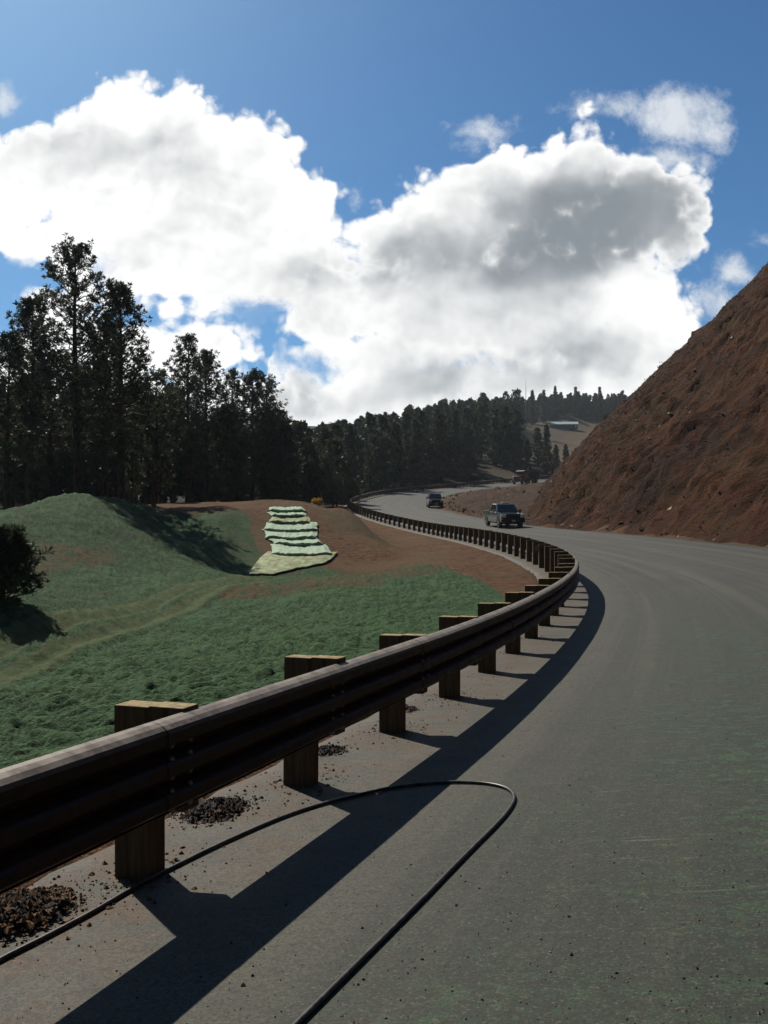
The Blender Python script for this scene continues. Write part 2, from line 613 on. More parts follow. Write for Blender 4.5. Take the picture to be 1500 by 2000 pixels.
# ------------------------------------------------------------------ materials of the setting
def b_ground(nt, bs):
    tcn = nt.new('ShaderNodeTexCoord').outputs['Object']
    dirt, pale, far, clod, bench = nt.attr('dirt'), nt.attr('pale'), nt.attr('far'), nt.attr('clod'), nt.attr('bench')
    n1 = nt.noise(tcn, 0.35, 4)
    n2 = nt.noise(tcn, 3.2, 5, 0.65)
    n3 = nt.noise(tcn, 11.0, 4, 0.7)
    n5 = nt.noise(tcn, 22.0, 4, 0.7)
    green = nt.mix(nt.ss(n3, 0.38, 0.66), (0.0179, 0.0439, 0.0184), (0.0640, 0.1318, 0.0540))
    green = nt.mix(nt.ss(n5, 0.46, 0.34, 0, 0.75), green, (0.010, 0.022, 0.011))
    green = nt.mix(nt.ss(n5, 0.53, 0.66, 0, 0.9), green, (0.1216, 0.2098, 0.0972))
    green = nt.mix(nt.ss(n2, 0.5, 0.70, 0, 0.8), green, (0.0384, 0.0512, 0.0194))
    green = nt.mix(nt.ss(n1, 0.5, 0.75, 0, 0.5), green, (0.0256, 0.0708, 0.0281))
    green = nt.mix(nt.ss(clod, 0.25, 0.9, 0.0, 0.45), green, (0.0960, 0.1769, 0.0756))
    brown = nt.mix(nt.ss(n2, 0.32, 0.66), (0.0650, 0.0281, 0.0132), (0.1690, 0.0830, 0.0385))
    brown = nt.mix(nt.ss(n1, 0.42, 0.66, 0, 0.7), brown, (0.1365, 0.0927, 0.0506))
    brown = nt.mix(nt.ss(n3, 0.60, 0.75, 0, 0.5), brown, (0.1950, 0.1403, 0.0825))
    brown = nt.mix(nt.ss(n5, 0.46, 0.34, 0, 0.6), brown, (0.0286, 0.0171, 0.0099))
    brown = nt.mix(nt.ss(nt.noise(tcn, 0.18, 4, 0.6), 0.55, 0.68, 0, 0.5), brown, (0.0780, 0.0756, 0.0374))
    brown = nt.mix(nt.ss(nt.m('ADD', bench, nt.m('MULTIPLY', nt.m('SUBTRACT', n2, 0.5), 0.8)), 0.3, 0.8, 0, 0.85), brown, nt.mix(nt.ss(n3, 0.35, 0.65), (0.026, 0.014, 0.009), (0.075, 0.042, 0.024)))
    palec = nt.mix(nt.ss(n2, 0.35, 0.65), (0.062, 0.090, 0.036), (0.115, 0.145, 0.062))
    dd = nt.m('ADD', dirt, nt.m('MULTIPLY', nt.m('SUBTRACT', n2, 0.5), 0.9))
    dd = nt.m('ADD', dd, nt.m('MULTIPLY', nt.m('SUBTRACT', n3, 0.5), 0.5))
    c = nt.mix(nt.ss(dd, 0.3, 0.7), green, brown)
    pp = nt.m('ADD', pale, nt.m('MULTIPLY', nt.m('SUBTRACT', n2, 0.5), 0.6))
    c = nt.mix(nt.ss(pp, 0.3, 0.75), c, palec)
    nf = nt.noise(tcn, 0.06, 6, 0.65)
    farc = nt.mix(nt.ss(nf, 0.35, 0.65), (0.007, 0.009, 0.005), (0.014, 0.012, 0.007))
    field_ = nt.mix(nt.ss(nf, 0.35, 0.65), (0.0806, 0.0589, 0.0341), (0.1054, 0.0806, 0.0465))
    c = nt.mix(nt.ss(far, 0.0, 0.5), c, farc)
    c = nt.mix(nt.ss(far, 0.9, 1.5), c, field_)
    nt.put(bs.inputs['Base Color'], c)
    bs.inputs['Roughness'].default_value = 0.95
    bs.inputs['Specular IOR Level'].default_value = 0.1
    hgt = nt.m('ADD', nt.m('MULTIPLY', n3, 0.6), nt.m('MULTIPLY', n5, 0.35))
    nt.put(bs.inputs['Normal'], nt.bump(hgt, 1.0, 0.12))


M_ground = material('soil_and_seeded_grass', b_ground)


def b_road(nt, bs):
    uv = nt.new('ShaderNodeTexCoord').outputs['UV']
    ob = nt.new('ShaderNodeTexCoord').outputs['Object']
    s_, t_, _z = nt.sep(uv)[:3]
    base = nt.noise(ob, 0.45, 5, 0.62)
    c = nt.mix(nt.ss(base, 0.3, 0.7), (0.0377, 0.0377, 0.0297), (0.0528, 0.0521, 0.0411))
    # wheel polish and dust, drawn out along the road
    strk = nt.noise(nt.comb(nt.m('MULTIPLY', s_, 0.03), nt.m('MULTIPLY', t_, 1.5), 0.0), 1.0, 5, 0.6)
    c = nt.mix(nt.ss(strk, 0.47, 0.62, 0, 0.85), c, (0.0943, 0.0860, 0.0609))
    c = nt.mix(nt.ss(strk, 0.46, 0.34, 0, 0.8), c, (0.0249, 0.0257, 0.0220))
    strk2 = nt.noise(nt.comb(nt.m('MULTIPLY', s_, 0.05), nt.m('MULTIPLY', t_, 5.0), 7.0), 1.0, 4, 0.6)
    c = nt.mix(nt.ss(strk2, 0.54, 0.66, 0, 0.55), c, (0.0868, 0.0792, 0.0603))
    # dusty shoulder strip by the rail
    dus = nt.noise(ob, 1.7, 5, 0.62)
    sh = nt.m('ADD', t_, nt.m('MULTIPLY', nt.m('SUBTRACT', dus, 0.5), 1.3))
    c = nt.mix(nt.ss(sh, 1.75, 0.75, 0, 0.8), c, nt.mix(nt.ss(dus, 0.35, 0.65), (0.0694, 0.0664, 0.0553), (0.1132, 0.1026, 0.0779)))
    # reddish soil spilt round the posts and along the edge
    red = nt.noise(ob, 2.6, 6, 0.72)
    rf = nt.m('MULTIPLY', nt.ss(red, 0.42, 0.60), nt.ss(t_, 1.05, 0.15, 0, 0.92))
    c = nt.mix(rf, c, (0.1018, 0.0566, 0.0255))
    red2 = nt.noise(ob, 1.1, 5, 0.65)
    c = nt.mix(nt.m('MULTIPLY', nt.ss(red2, 0.58, 0.75), nt.ss(t_, 4.0, 0.9, 0, 0.55)), c, (0.0868, 0.0566, 0.0305))
    # green mulch overspray
    ov = nt.noise(nt.v('MULTIPLY', ob, (0.85, 1.25, 1.0)), 8.0, 8, 0.8)
    ov2 = nt.noise(ob, 0.5, 4, 0.6)
    near = nt.m('MULTIPLY', nt.ss(s_, 26.0, 3.0), nt.ss(t_, 0.7, 2.6))
    c = nt.mix(nt.m('MULTIPLY', near, nt.ss(ov2, 0.28, 0.60, 0.45, 0.92)), c, (0.0216, 0.0336, 0.0184))
    of = nt.m('MULTIPLY', nt.ss(ov, 0.49, 0.57), nt.ss(ov2, 0.38, 0.60))
    c = nt.mix(nt.m('MULTIPLY', of, nt.m('MULTIPLY', near, 0.85)), c, (0.0432, 0.1030, 0.0423))
    # thin pale green and straw scuffs lying across the lane
    yl = nt.noise(nt.v('MULTIPLY', ob, (0.7, 2.4, 1.0)), 5.5, 8, 0.78)
    c = nt.mix(nt.m('MULTIPLY', nt.ss(yl, 0.58, 0.65, 0, 0.8), near), c, (0.1056, 0.1169, 0.0603))
    sc = nt.noise(nt.v('MULTIPLY', ob, (0.35, 5.0, 1.0)), 3.0, 5, 0.7)
    c = nt.mix(nt.m('MULTIPLY', nt.ss(sc, 0.63, 0.69, 0, 0.8), near), c, (0.1433, 0.1358, 0.1027))
    # dark oily patches
    pt = nt.noise(ob, 0.9, 5, 0.6)
    c = nt.mix(nt.ss(pt, 0.56, 0.72, 0, 0.5), c, (0.0264, 0.0264, 0.0241))
    # stones of the asphalt
    vo = nt.voro(ob, 120.0, out='Color')
    vr = nt.sep(vo)[0]
    c = nt.mix(nt.ss(vr, 0.86, 0.99, 0, 0.6), c, (0.1433, 0.1320, 0.0992))
    crs = nt.noise(ob, 16, 6, 0.75)
    c = nt.mix(nt.ss(crs, 0.54, 0.68, 0, 0.5), c, (0.0943, 0.0868, 0.0624))
    c = nt.mix(nt.ss(crs, 0.47, 0.36, 0, 0.5), c, (0.0212, 0.0226, 0.0184))
    c = nt.mix(nt.ss(vr, 0.28, 0.05, 0, 0.6), c, (0.0151, 0.0151, 0.0134))
    fine = nt.noise(ob, 48, 4, 0.75)
    c = nt.mix(nt.ss(fine, 0.56, 0.36, 0, 0.55), c, (0.0196, 0.0196, 0.0170))
    nt.put(bs.inputs['Base Color'], c)
    bs.inputs['Roughness'].default_value = 0.8
    bs.inputs['Specular IOR Level'].default_value = 0.35
    nt.put(bs.inputs['Normal'], nt.bump(nt.m('ADD', nt.m('MULTIPLY', vr, 0.5), fine), 0.55, 0.007))


M_road = material('dusty_asphalt', b_road)


def b_hill(nt, bs):
    ob = nt.new('ShaderNodeTexCoord').outputs['Object']
    uv = nt.new('ShaderNodeTexCoord').outputs['UV']
    s_, t_, _z = nt.sep(uv)[:3]
    n1 = nt.noise(ob, 0.10, 5, 0.62)
    n2 = nt.noise(ob, 0.9, 6, 0.7)
    n3 = nt.noise(ob, 4.0, 5, 0.7)
    # rills running down the slope
    ril = nt.noise(nt.comb(nt.m('MULTIPLY', s_, 0.55), nt.m('MULTIPLY', t_, 0.13), n2), 1.0, 6, 0.65)
    band = nt.noise(nt.comb(nt.m('MULTIPLY', s_, 0.035), nt.m('MULTIPLY', t_, 0.22), 3.0), 1.0, 4, 0.55)
    c = nt.mix(nt.ss(n2, 0.34, 0.66), (0.0371, 0.0120, 0.0056), (0.0891, 0.0296, 0.0120))
    c = nt.mix(nt.ss(band, 0.45, 0.62, 0, 0.8), c, nt.mix(n3, (0.0393, 0.0211, 0.0077), (0.0926, 0.0485, 0.0183)))
    c = nt.mix(nt.ss(n1, 0.50, 0.64, 0, 0.85), c, nt.mix(n3, (0.0212, 0.0102, 0.0052), (0.0462, 0.0231, 0.0106)))
    c = nt.mix(nt.ss(ril, 0.52, 0.64, 0, 0.9), c, (0.1141, 0.0462, 0.0183))
    c = nt.mix(nt.ss(ril, 0.47, 0.36, 0, 0.9), c, (0.0250, 0.0092, 0.0049))
    c = nt.mix(nt.ss(n3, 0.58, 0.70, 0, 0.85), c, (0.1425, 0.0622, 0.0263))
    c = nt.mix(nt.ss(nt.noise(ob, 1.6, 5, 0.7), 0.56, 0.7, 0, 0.55), c, (0.0534, 0.0346, 0.0113))
    nt.put(bs.inputs['Base Color'], c)
    bs.inputs['Roughness'].default_value = 0.95
    bs.inputs['Specular IOR Level'].default_value = 0.1
    nt.put(bs.inputs['Normal'], nt.bump(nt.m('ADD', n3, nt.m('MULTIPLY', n2, 1.4)), 1.0, 0.5))


M_hill = material('red_brown_cut_slope', b_hill)

# ------------------------------------------------------------------ toe of the cut slope
near_s = AS[(AX[:, 1] > -8) & (AS < 76)]
tp = road_pt(near_s, np.interp(near_s, AS, WID) + 0.7)
far_xy = np.array([(13.6, 96), (17.6, 118), (22.8, 148), (29.8, 186), (38.0, 226), (48, 264), (56, 290)])
toe_xy = np.vstack([tp[::6, :2], far_xy])
toe3 = np.column_stack([toe_xy, np.zeros(len(toe_xy))])
toe3, _ = resample(catmull(toe3, 20), 0.5)
for it in range(260):
    toe3[1:-1] += 0.5 * (0.5 * (toe3[:-2] + toe3[2:]) - toe3[1:-1])
TOE, TS = resample(toe3, 0.3)
TT = np.gradient(TOE[:, :2], axis=0)
for it in range(400):
    TT[1:-1] = 0.25 * TT[:-2] + 0.5 * TT[1:-1] + 0.25 * TT[2:]
TT /= np.linalg.norm(TT, axis=1)[:, None]
TNR = np.stack([TT[:, 1], -TT[:, 0]], axis=1)
TZ = ground_z(TOE[:, 0], TOE[:, 1])
for it in range(200):
    TZ[1:-1] = 0.25 * TZ[:-2] + 0.5 * TZ[1:-1] + 0.25 * TZ[2:]


def hill_profile(q):
    return np.where(q < 0, 0.9 * q, 0.975 * (q - 0.9 * (1 - np.exp(-q / 0.9)) * 0.55))


def hill_surface(si, q):
    """si: arc length along the toe, q: horizontal distance up the slope -> xyz"""
    x = np.interp(si, TS, TOE[:, 0]) + np.interp(si, TS, TNR[:, 0]) * q
    y = np.interp(si, TS, TOE[:, 1]) + np.interp(si, TS, TNR[:, 1]) * q
    z = np.interp(si, TS, TZ) + hill_profile(q)
    up = np.clip(q / 3.0, 0, 1)
    dsp = 1.1 * fbm(si / 16, q / 11, 3, 40) * np.clip(q / 10, 0, 1)
    dsp = dsp + 0.5 * fbm(si / 2.0 + 0.6 * fbm(si / 6, q / 6, 2, 5), q / 7.0, 4, 50) * up
    dsp = dsp + 0.75 * fbm(si / 3.2 + q / 9.0, q / 2.2, 3, 64, 0.55) * up + 0.55 * fbm(si / 1.2, q / 1.2, 4, 60, 0.6) * (0.35 + 0.65 * up)
    lump = np.maximum(vnoise(si / 0.9, q / 0.8, 77) - 0.22, 0) * 1.3
    dsp = dsp + lump * np.clip(q / 1.0, 0, 1)
    nx, ny = np.interp(si, TS, TNR[:, 0]), np.interp(si, TS, TNR[:, 1])
    return x - nx * dsp * 0.55, y - ny * dsp * 0.55, z + dsp * 0.75


si = np.arange(4.0, TS[-1] - 1, 0.33)
q = np.concatenate([np.arange(-1.5, 24, 0.27), np.arange(24, 62, 0.45)])
SI, Q = np.meshgrid(si, q, indexing='ij')
hx, hy, hz = hill_surface(SI.ravel(), Q.ravel())
nq = len(q)
ii = np.arange(len(si) - 1)[:, None] * nq + np.arange(nq - 1)[None]
hf = np.stack([ii, ii + nq, ii + nq + 1, ii + 1], axis=-1).reshape(-1, 4)
hill = mesh_np('hillside', np.stack([hx, hy, hz], 1), hf, M_hill, smooth=True, uv=np.stack([SI.ravel(), Q.ravel()], 1))
tag(hill, kind='structure')

# ------------------------------------------------------------------ ground: one sheet from underfoot to the horizon
rr = [0.6, 1.2, 2.0, 2.8, 3.6, 4.3]
while rr[-1] < 3200:
    r_ = rr[-1]
    if r_ < 80:
        rr.append(r_ + min(max(r_ * r_ / 3230 * 1.05, 0.03), 0.33))
    else:
        rr.append(r_ * 1.014 if r_ < 900 else r_ * 1.05)
rr = np.array(rr)
th = np.concatenate([np.linspace(-180, -40, 40)[:-1], np.linspace(-40, -24, 60)[:-1], np.linspace(-24, 10, 520)[:-1], np.linspace(10, 26, 120)[:-1], np.linspace(26, 180, 50)[:-1]])
th = np.radians(th)
RR, TH = np.meshgrid(rr, th, indexing='ij')
gx, gy = (RR * np.sin(TH)).ravel(), (RR * np.cos(TH)).ravel()
g_z, gS, gT = ground_z(gx, gy, True)
px_ = 750 + F * gx / np.maximum(gy, 0.1)
dist = RR.ravel()
wd_ = np.interp(gS, AS, WID)
# where the bare dirt lies: beside the rail, widening with distance, and the graded bench under the cut
reach = np.interp(gS, [0, 18, 33, 38, 42, 48, 60, 100], [1.15, 1.2, 3.6, 5.4, 9.5, 15, 17, 22])
xcb2 = np.interp(gy, _bd, _bx)
dirt = 1 - sstep(-gT, reach * 0.78, reach * 1.14)
dirt = np.where(gT > 0, 1.0, dirt) * np.where(gx < xcb2 - 1.5, 1 - sstep(gy, 30, 36) * (1 - sstep(gy, 54, 62)) * sstep(xcb2 - 1.5 - gx, 0, 1.5), 1.0)
bank = np.exp(-(((gx + 12.0) / 6.0) ** 2 + ((gy - 66) / 9.0) ** 2))
dirt = np.maximum(dirt, np.clip(bank * 1.5 + sstep(gy, 60, 72) * 0.8, 0, 1))
mound_dirt = np.clip(fbm(gx / 4.0, gy / 4.0, 3, 91) * 1.4, 0, 0.5) * sstep(gy, 20, 30)
dirt = np.clip(np.maximum(dirt, mound_dirt), 0, 1)
# the wheel track along the foot of the slope
trk = np.array([PT(-120, 1365, 14)[:2], PT(0, 1300, 18)[:2], PT(250, 1215, 25)[:2], PT(400, 1160, 33)[:2], PT(500, 1137, 39)[:2]])
tk, _ = resample(catmull(np.column_stack([trk, np.zeros(len(trk))]), 20), 0.4)
td = np.full(len(gx), 99.0)
sel = np.where((dist < 50) & (gx < 0) & (gy > 5))[0]
dd2 = np.sqrt((gx[sel, None] - tk[None, :, 0]) ** 2 + (gy[sel, None] - tk[None, :, 1]) ** 2)
kk = np.argmin(dd2, 1)
tt_ = np.gradient(tk[:, :2], axis=0)
tt_ /= np.linalg.norm(tt_, axis=1)[:, None]
sd_ = (gx[sel] - tk[kk, 0]) * tt_[kk, 1] - (gy[sel] - tk[kk, 1]) * tt_[kk, 0]
td[sel] = np.where(dd2[np.arange(len(sel)), kk] < np.abs(sd_) + 0.6, sd_, 99)
pale = 0.9 * (1 - sstep(np.abs(np.abs(td) - 0.55), 0.22, 0.62))
rut = -0.10 * np.exp(-((np.abs(td - 0.1) - 0.42) / 0.22) ** 2) - 0.10 * np.exp(-((td - 1.2) / 0.22) ** 2)
# second track over the bare flat beyond
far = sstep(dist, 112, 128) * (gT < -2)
fieldm = (sstep(px_, 1000, 1016) * (1 - sstep(px_, 1240, 1300)) * sstep(gy, 340, 365) * (1 - sstep(gy, 560, 585)))
bankm = sstep(px_, 930, 952) * (1 - sstep(px_, 1050, 1090)) * sstep(gy, 228, 240) * (1 - sstep(gy, 258, 268))
far = np.where(fieldm > 0.05, 1.0 + fieldm, far)
far = np.where(bankm > 0.05, np.maximum(far, 0.8 + bankm * 0.45), far)
green_w = (1 - dirt) * (1 - 0.9 * pale)
lump1 = fbm(gx / 0.55, gy / 0.55, 3, 11, 0.6)
lump2 = np.abs(fbm(gx / 0.26, gy / 0.26, 2, 31, 0.6)) * 1.2
lump3 = np.maximum(fbm(gx / 1.7, gy / 1.7, 2, 71) - 0.1, 0)
xcb = np.interp(gy, _bd, _bx)
onb = (1 - sstep(np.abs(gx - xcb), 2.5, 4.5)) * sstep(gy, 39, 42) * (1 - sstep(gy, 60, 66)) * (gx < 0)
nearw = (1 - sstep(dist, 60, 110)) * sstep(-gT, 1.4, 2.6) * (1 - onb)
clod = np.clip(lump1 * 1.0 + lump2 * 1.6, 0, 1)
g_z = g_z + nearw * (green_w + 0.35 * (1 - green_w)) * (0.06 * lump1 + 0.14 * lump2 + 0.06 * lump3)
g_z = g_z + nearw * 0.30 * fbm(gx / 5.0, gy / 5.0, 3, 13) * sstep(-gT, 3, 7) + rut
g_z = g_z - 0.06 * onb
g_z = g_z + sstep(dist, 110, 200) * sstep(-gT, 4, 30) * 2.0 * fbm(gx / 40, gy / 40, 3, 21)
off_r = sstep(gT - wd_, 0.1, 1.5) * (1 - sstep(gT - wd_, 22, 30))
g_z = g_z + off_r * (0.75 * fbm(gx / 1.9, gy / 1.9, 4, 15) + 0.4 * sstep(gT - wd_, 1.0, 5.0) * sstep(gS, 78, 100) * (1 - sstep(gS, 165, 190)))
nth = len(th)
a_ = np.arange(len(rr) - 1)[:, None] * nth
b_ = np.arange(nth)[None]
c_ = (np.arange(nth)[None] + 1) % nth
gf = np.stack([a_ + b_, a_ + nth + b_, a_ + nth + c_, a_ + c_], axis=-1).reshape(-1, 4)[:, ::-1]
gv = np.stack([gx, gy, g_z], 1)
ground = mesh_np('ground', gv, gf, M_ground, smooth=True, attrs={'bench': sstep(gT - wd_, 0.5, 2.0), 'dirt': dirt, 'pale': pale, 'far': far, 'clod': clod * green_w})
tag(ground, kind='structure')

# ------------------------------------------------------------------ road
rs = np.concatenate([np.arange(-11, 40, 0.25), np.arange(40, AS[-1] - 2, 0.6)])
ftl = np.array([-0.52, -0.42, -0.25, 0, 0.4, 0.9, 1.5, 2.2, 3.0, 4, 5, 6, 7, 8, 9])
rtl = np.array([0, 0.35, 0.7, 0.97, 1.0])
rows = []
uvs = []
for s_ in rs:
    wdt = float(np.interp(s_, AS, WID))
    t = np.concatenate([ftl[:-1], 8 + (wdt - 8) * rtl])
    t[0] += 0.14 * float(vnoise(np.array([s_ * 1.7]), np.array([0.5]), 3)[0]) + 0.1 * float(vnoise(np.array([s_ * 5.0]), np.array([0.5]), 4)[0])
    t[-1] += 0.5 * float(vnoise(np.array([s_ * 0.9]), np.array([2.5]), 5)[0]) + 0.25 * float(vnoise(np.array([s_ * 3.0]), np.array([2.5]), 6)[0])
    p = road_pt(np.full(len(t), s_), t)
    p[:, 2] += 0.004
    p[0, 2] -= 0.06
    p[-1, 2] -= 0.10
    rows.append(p)
    uvs.append(np.stack([np.full(len(t), s_), t], 1))
nt_ = len(rows[0])
rv = np.concatenate(rows)
ii = np.arange(len(rs) - 1)[:, None] * nt_ + np.arange(nt_ - 1)[None]
rf = np.stack([ii, ii + 1, ii + nt_ + 1, ii + nt_], axis=-1).reshape(-1, 4)
road = mesh_np('road', rv, rf, M_road, smooth=True, uv=np.concatenate(uvs))
tag(road, kind='structure')

# ------------------------------------------------------------------ guardrail
def b_steel(nt, bs):
    ob = nt.new('ShaderNodeTexCoord').outputs['Object']
    n1 = nt.noise(ob, 1.2, 4, 0.6)
    n2 = nt.noise(ob, 9.0, 5, 0.7)
    n3 = nt.noise(nt.v('MULTIPLY', ob, (1, 1, 0.15)), 40.0, 3, 0.6)
    c = nt.mix(nt.ss(n2, 0.32, 0.68), (0.020, 0.009, 0.005), (0.055, 0.025, 0.013))
    c = nt.mix(nt.ss(n1, 0.45, 0.68, 0, 0.6), c, (0.022, 0.015, 0.012))
    c = nt.mix(nt.ss(n3, 0.55, 0.7, 0, 0.3), c, (0.06, 0.036, 0.024))
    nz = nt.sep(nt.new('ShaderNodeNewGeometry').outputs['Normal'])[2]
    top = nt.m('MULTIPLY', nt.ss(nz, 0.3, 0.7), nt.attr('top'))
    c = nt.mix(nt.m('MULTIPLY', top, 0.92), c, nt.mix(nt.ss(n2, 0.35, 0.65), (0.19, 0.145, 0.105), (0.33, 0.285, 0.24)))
    bs.inputs['Specular IOR Level'].default_value = 0.25
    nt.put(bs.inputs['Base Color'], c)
    bs.inputs['Metallic'].default_value = 0.1
    nt.put(bs.inputs['Roughness'], nt.ss(n2, 0.3, 0.7, 0.42, 0.68))
    nt.put(bs.inputs['Normal'], nt.bump(n2, 0.25, 0.004))


def b_timber(nt, bs):
    ob = nt.new('ShaderNodeTexCoord').outputs['Object']
    gr = nt.noise(nt.v('MULTIPLY', ob, (9.0, 9.0, 0.7)), 3.0, 5, 0.65)
    n = nt.noise(ob, 1.3, 3)
    x, y, z = nt.sep(nt.new('ShaderNodeNewGeometry').outputs['Normal'])[:3]
    c = nt.mix(nt.ss(gr, 0.35, 0.65), (0.066, 0.042, 0.022), (0.150, 0.096, 0.050))
    c = nt.mix(nt.ss(n, 0.45, 0.7, 0, 0.5), c, (0.07, 0.058, 0.032))
    endg = nt.mix(nt.ss(nt.noise(ob, 22, 4), 0.4, 0.65), (0.36, 0.27, 0.13), (0.20, 0.14, 0.07))
    c = nt.mix(nt.ss(z, 0.7, 0.9), c, endg)
    nt.put(bs.inputs['Base Color'], c)
    bs.inputs['Roughness'].default_value = 0.85
    bs.inputs['Specular IOR Level'].default_value = 0.2
    nt.put(bs.inputs['Normal'], nt.bump(gr, 0.4, 0.004))


M_steel = material('rusted_weathering_steel', b_steel)
M_timber = material('treated_timber', b_timber)
M_bolt = material('galvanised_bolt', color=(0.24, 0.20, 0.17), rough=0.4, metal=0.8)
M_plate = material('tan_reflector', color=(0.42, 0.25, 0.17), rough=0.5)

SP = 1.92
Z_LO, Z_HI = 0.405, 0.85
# section of the three-wave beam: (offset towards the road, height)
sec = []
hh = Z_HI - Z_LO
for k in range(3):
    for (u, o_) in ((0.00, 0.30), (0.06, 0.305), (0.28, 0.372), (0.36, 0.383), (0.64, 0.383), (0.72, 0.372), (0.94, 0.305)):
        sec.append((o_ if not (k == 0 and u == 0) else 0.318, Z_LO + hh * (k + u) / 3))
sec = [p for p in sec if not (p[1] > Z_LO + hh * 0.885)]
sec += [(0.383, Z_LO + hh * 0.885), (0.374, Z_LO + hh * 0.925), (0.352, Z_LO + hh * 0.962), (0.322, Z_LO + hh * 0.988), (0.296, Z_HI)]
sec = np.array(sec)
dn = np.gradient(sec, axis=0)
dn /= np.linalg.norm(dn, axis=1)[:, None]
sec_n = np.stack([dn[:, 1], -dn[:, 0]], 1)


def beam(s0, s1, out, parent, step):
    ns = max(2, int(round((s1 - s0) / step)) + 1)
    ss = np.linspace(s0, s1, ns)
    loop = np.vstack([sec + sec_n * 0.003 + [out, 0], (sec - sec_n * 0.003 + [out, 0])[::-1]])
    m_ = len(loop)
    vs = []
    for s_ in ss:
        x, y, z, nx, ny = axis(s_)
        vs.append(np.stack([x + nx * loop[:, 0], y + ny * loop[:, 0], z + loop[:, 1] + 0 * loop[:, 0]], 1))
    vs = np.concatenate(vs)
    i_ = np.arange(ns - 1)[:, None] * m_ + np.arange(m_)[None]
    j_ = np.arange(ns - 1)[:, None] * m_ + (np.arange(m_)[None] + 1) % m_
    fs = np.stack([i_, j_, j_ + m_, i_ + m_], -1).reshape(-1, 4)
    fl = [tuple(f) for f in fs] + [tuple(range(m_))[::-1], tuple(range((ns - 1) * m_, ns * m_))]
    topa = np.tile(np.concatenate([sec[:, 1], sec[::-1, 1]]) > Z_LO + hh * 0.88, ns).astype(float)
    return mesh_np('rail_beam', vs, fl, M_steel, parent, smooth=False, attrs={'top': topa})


rail = empty('guardrail', (0, 0, 0))
tag(rail, 'long rusty brown steel guardrail on timber posts, curving along the road edge', 'guardrail')
S_END = AS[-1] - 40
s_ = -5 * SP - 0.35
k = 0
BOLT = None
while s_ < S_END:
    L = SP if s_ < 26 else 2 * SP
    b_ = beam(s_, s_ + L + 0.30, 0.004 * (k % 2), rail, 0.19 if s_ < 40 else 0.6)
    if -2.5 < s_ < 13:
        for dsx in (0.07, 0.23):
            for wv in range(3):
                for u, off in ((0.20, 0.349), (0.80, 0.349)):
                    x, y, z, nx, ny = axis(s_ + dsx)
                    off2 = off + 0.008 + 0.004 * (k % 2)
                    zz = z + Z_LO + hh * (wv + u) / 3
                    sl = 1 if u > 0.5 else -1
                    a = Vector((nx, ny, 0.9 * sl)).normalized()
                    if BOLT is None:
                        mbo = MB()
                        mbo.tube([(0, 0, -0.004), (0, 0, 0.005), (0, 0, 0.011)], [0.017, 0.015, 0.006], 8)
                        bo = mbo.build('bolt', M_bolt, b_, smooth=True)
                        BOLT = bo.data
                    else:
                        bo = bpy.data.objects.new('bolt', BOLT)
                        COL.objects.link(bo)
                        bo.parent = b_
                    bo.location = (x + nx * off2, y + ny * off2, zz)
                    bo.rotation_euler = a.to_track_quat('Z', 'Y').to_euler()
    s_ += L
    k += 1

n_posts = 0
rest = MB()
post_me = {}
pk = -4
while pk * SP < S_END - 1:
    sp = pk * SP
    x, y, z, nx, ny = axis(sp)
    rz = math.atan2(ny, nx)                    # local x points to the road
    rot = Matrix.Rotation(rz, 3, 'Z')
    jit = random.uniform(-0.012, 0.012)
    if n_posts < 100:
        var = pk % 4
        if ('p', var) not in post_me:
            mb = MB()
            hz_ = [0.862, 0.870, 0.858, 0.866][var]
            mb.box((0, 0, (hz_ - 0.30) / 2), (0.20, 0.15, hz_ + 0.30))
            o = mb.build('post', M_timber, rail, bevel=0.006)
            mb = MB()
            mb.box((0.2005, 0.002 * (var - 1.5), (0.36 + hz_ + 0.006) / 2), (0.199, 0.146, hz_ + 0.006 - 0.36))
            b2_ = mb.build('blockout', M_timber, o, bevel=0.006)
            post_me[('p', var)] = (o.data, b2_.data)
        else:
            da, db = post_me[('p', var)]
            o = bpy.data.objects.new('post', da)
            COL.objects.link(o)
            o.parent = rail
            md = o.modifiers.new('bevel', 'BEVEL'); md.width = 0.006; md.segments = 2
            b2_ = bpy.data.objects.new('blockout', db)
            COL.objects.link(b2_)
            b2_.parent = o
            md = b2_.modifiers.new('bevel', 'BEVEL'); md.width = 0.006; md.segments = 2
        o.location = (x, y, z + jit)
        o.rotation_euler = (random.uniform(-.008, .008), random.uniform(-.008, .008), rz + random.uniform(-.02, .02))
        n_posts += 1
    else:
        rest.box((x, y, z + 0.28), (0.2, 0.15, 1.16), rot)
        c_ = Vector((x, y, z + 0.61)) + rot @ Vector((0.2005, 0, 0))
        rest.box(c_, (0.199, 0.146, 0.5), rot)
    pk += 1
o = rest.build('post', M_timber, rail)
o['kind'] = 'stuff'
# small tan reflector plate on the back of the bend
x, y, z, nx, ny = axis(16 * SP)
mb = MB()
mb.box((0, 0, 0), (0.012, 0.16, 0.17), Matrix.Rotation(math.atan2(ny, nx) - 1.0, 3, 'Z'))
o = mb.build('reflector', M_plate, rail)
o.location = (x - nx * 0.16, y - ny * 0.16, z + 0.70)


# ------------------------------------------------------------------ hose on the asphalt
def on_road(px, py):
    """where the ray through a photo pixel meets the road surface"""
    dx_, dz_ = (px - 750) / F, -(py - Y0) / F
    lo, hi = 1.0, 80.0
    f_ = lambda t: H + dz_ * t - float(road_z(*[a for a in locate([dx_ * t], [t])])[0])
    for _ in range(40):
        mid = 0.5 * (lo + hi)
        if f_(mid) > 0:
            lo = mid
        else:
            hi = mid
    return np.array([dx_ * lo, lo, H + dz_ * lo])


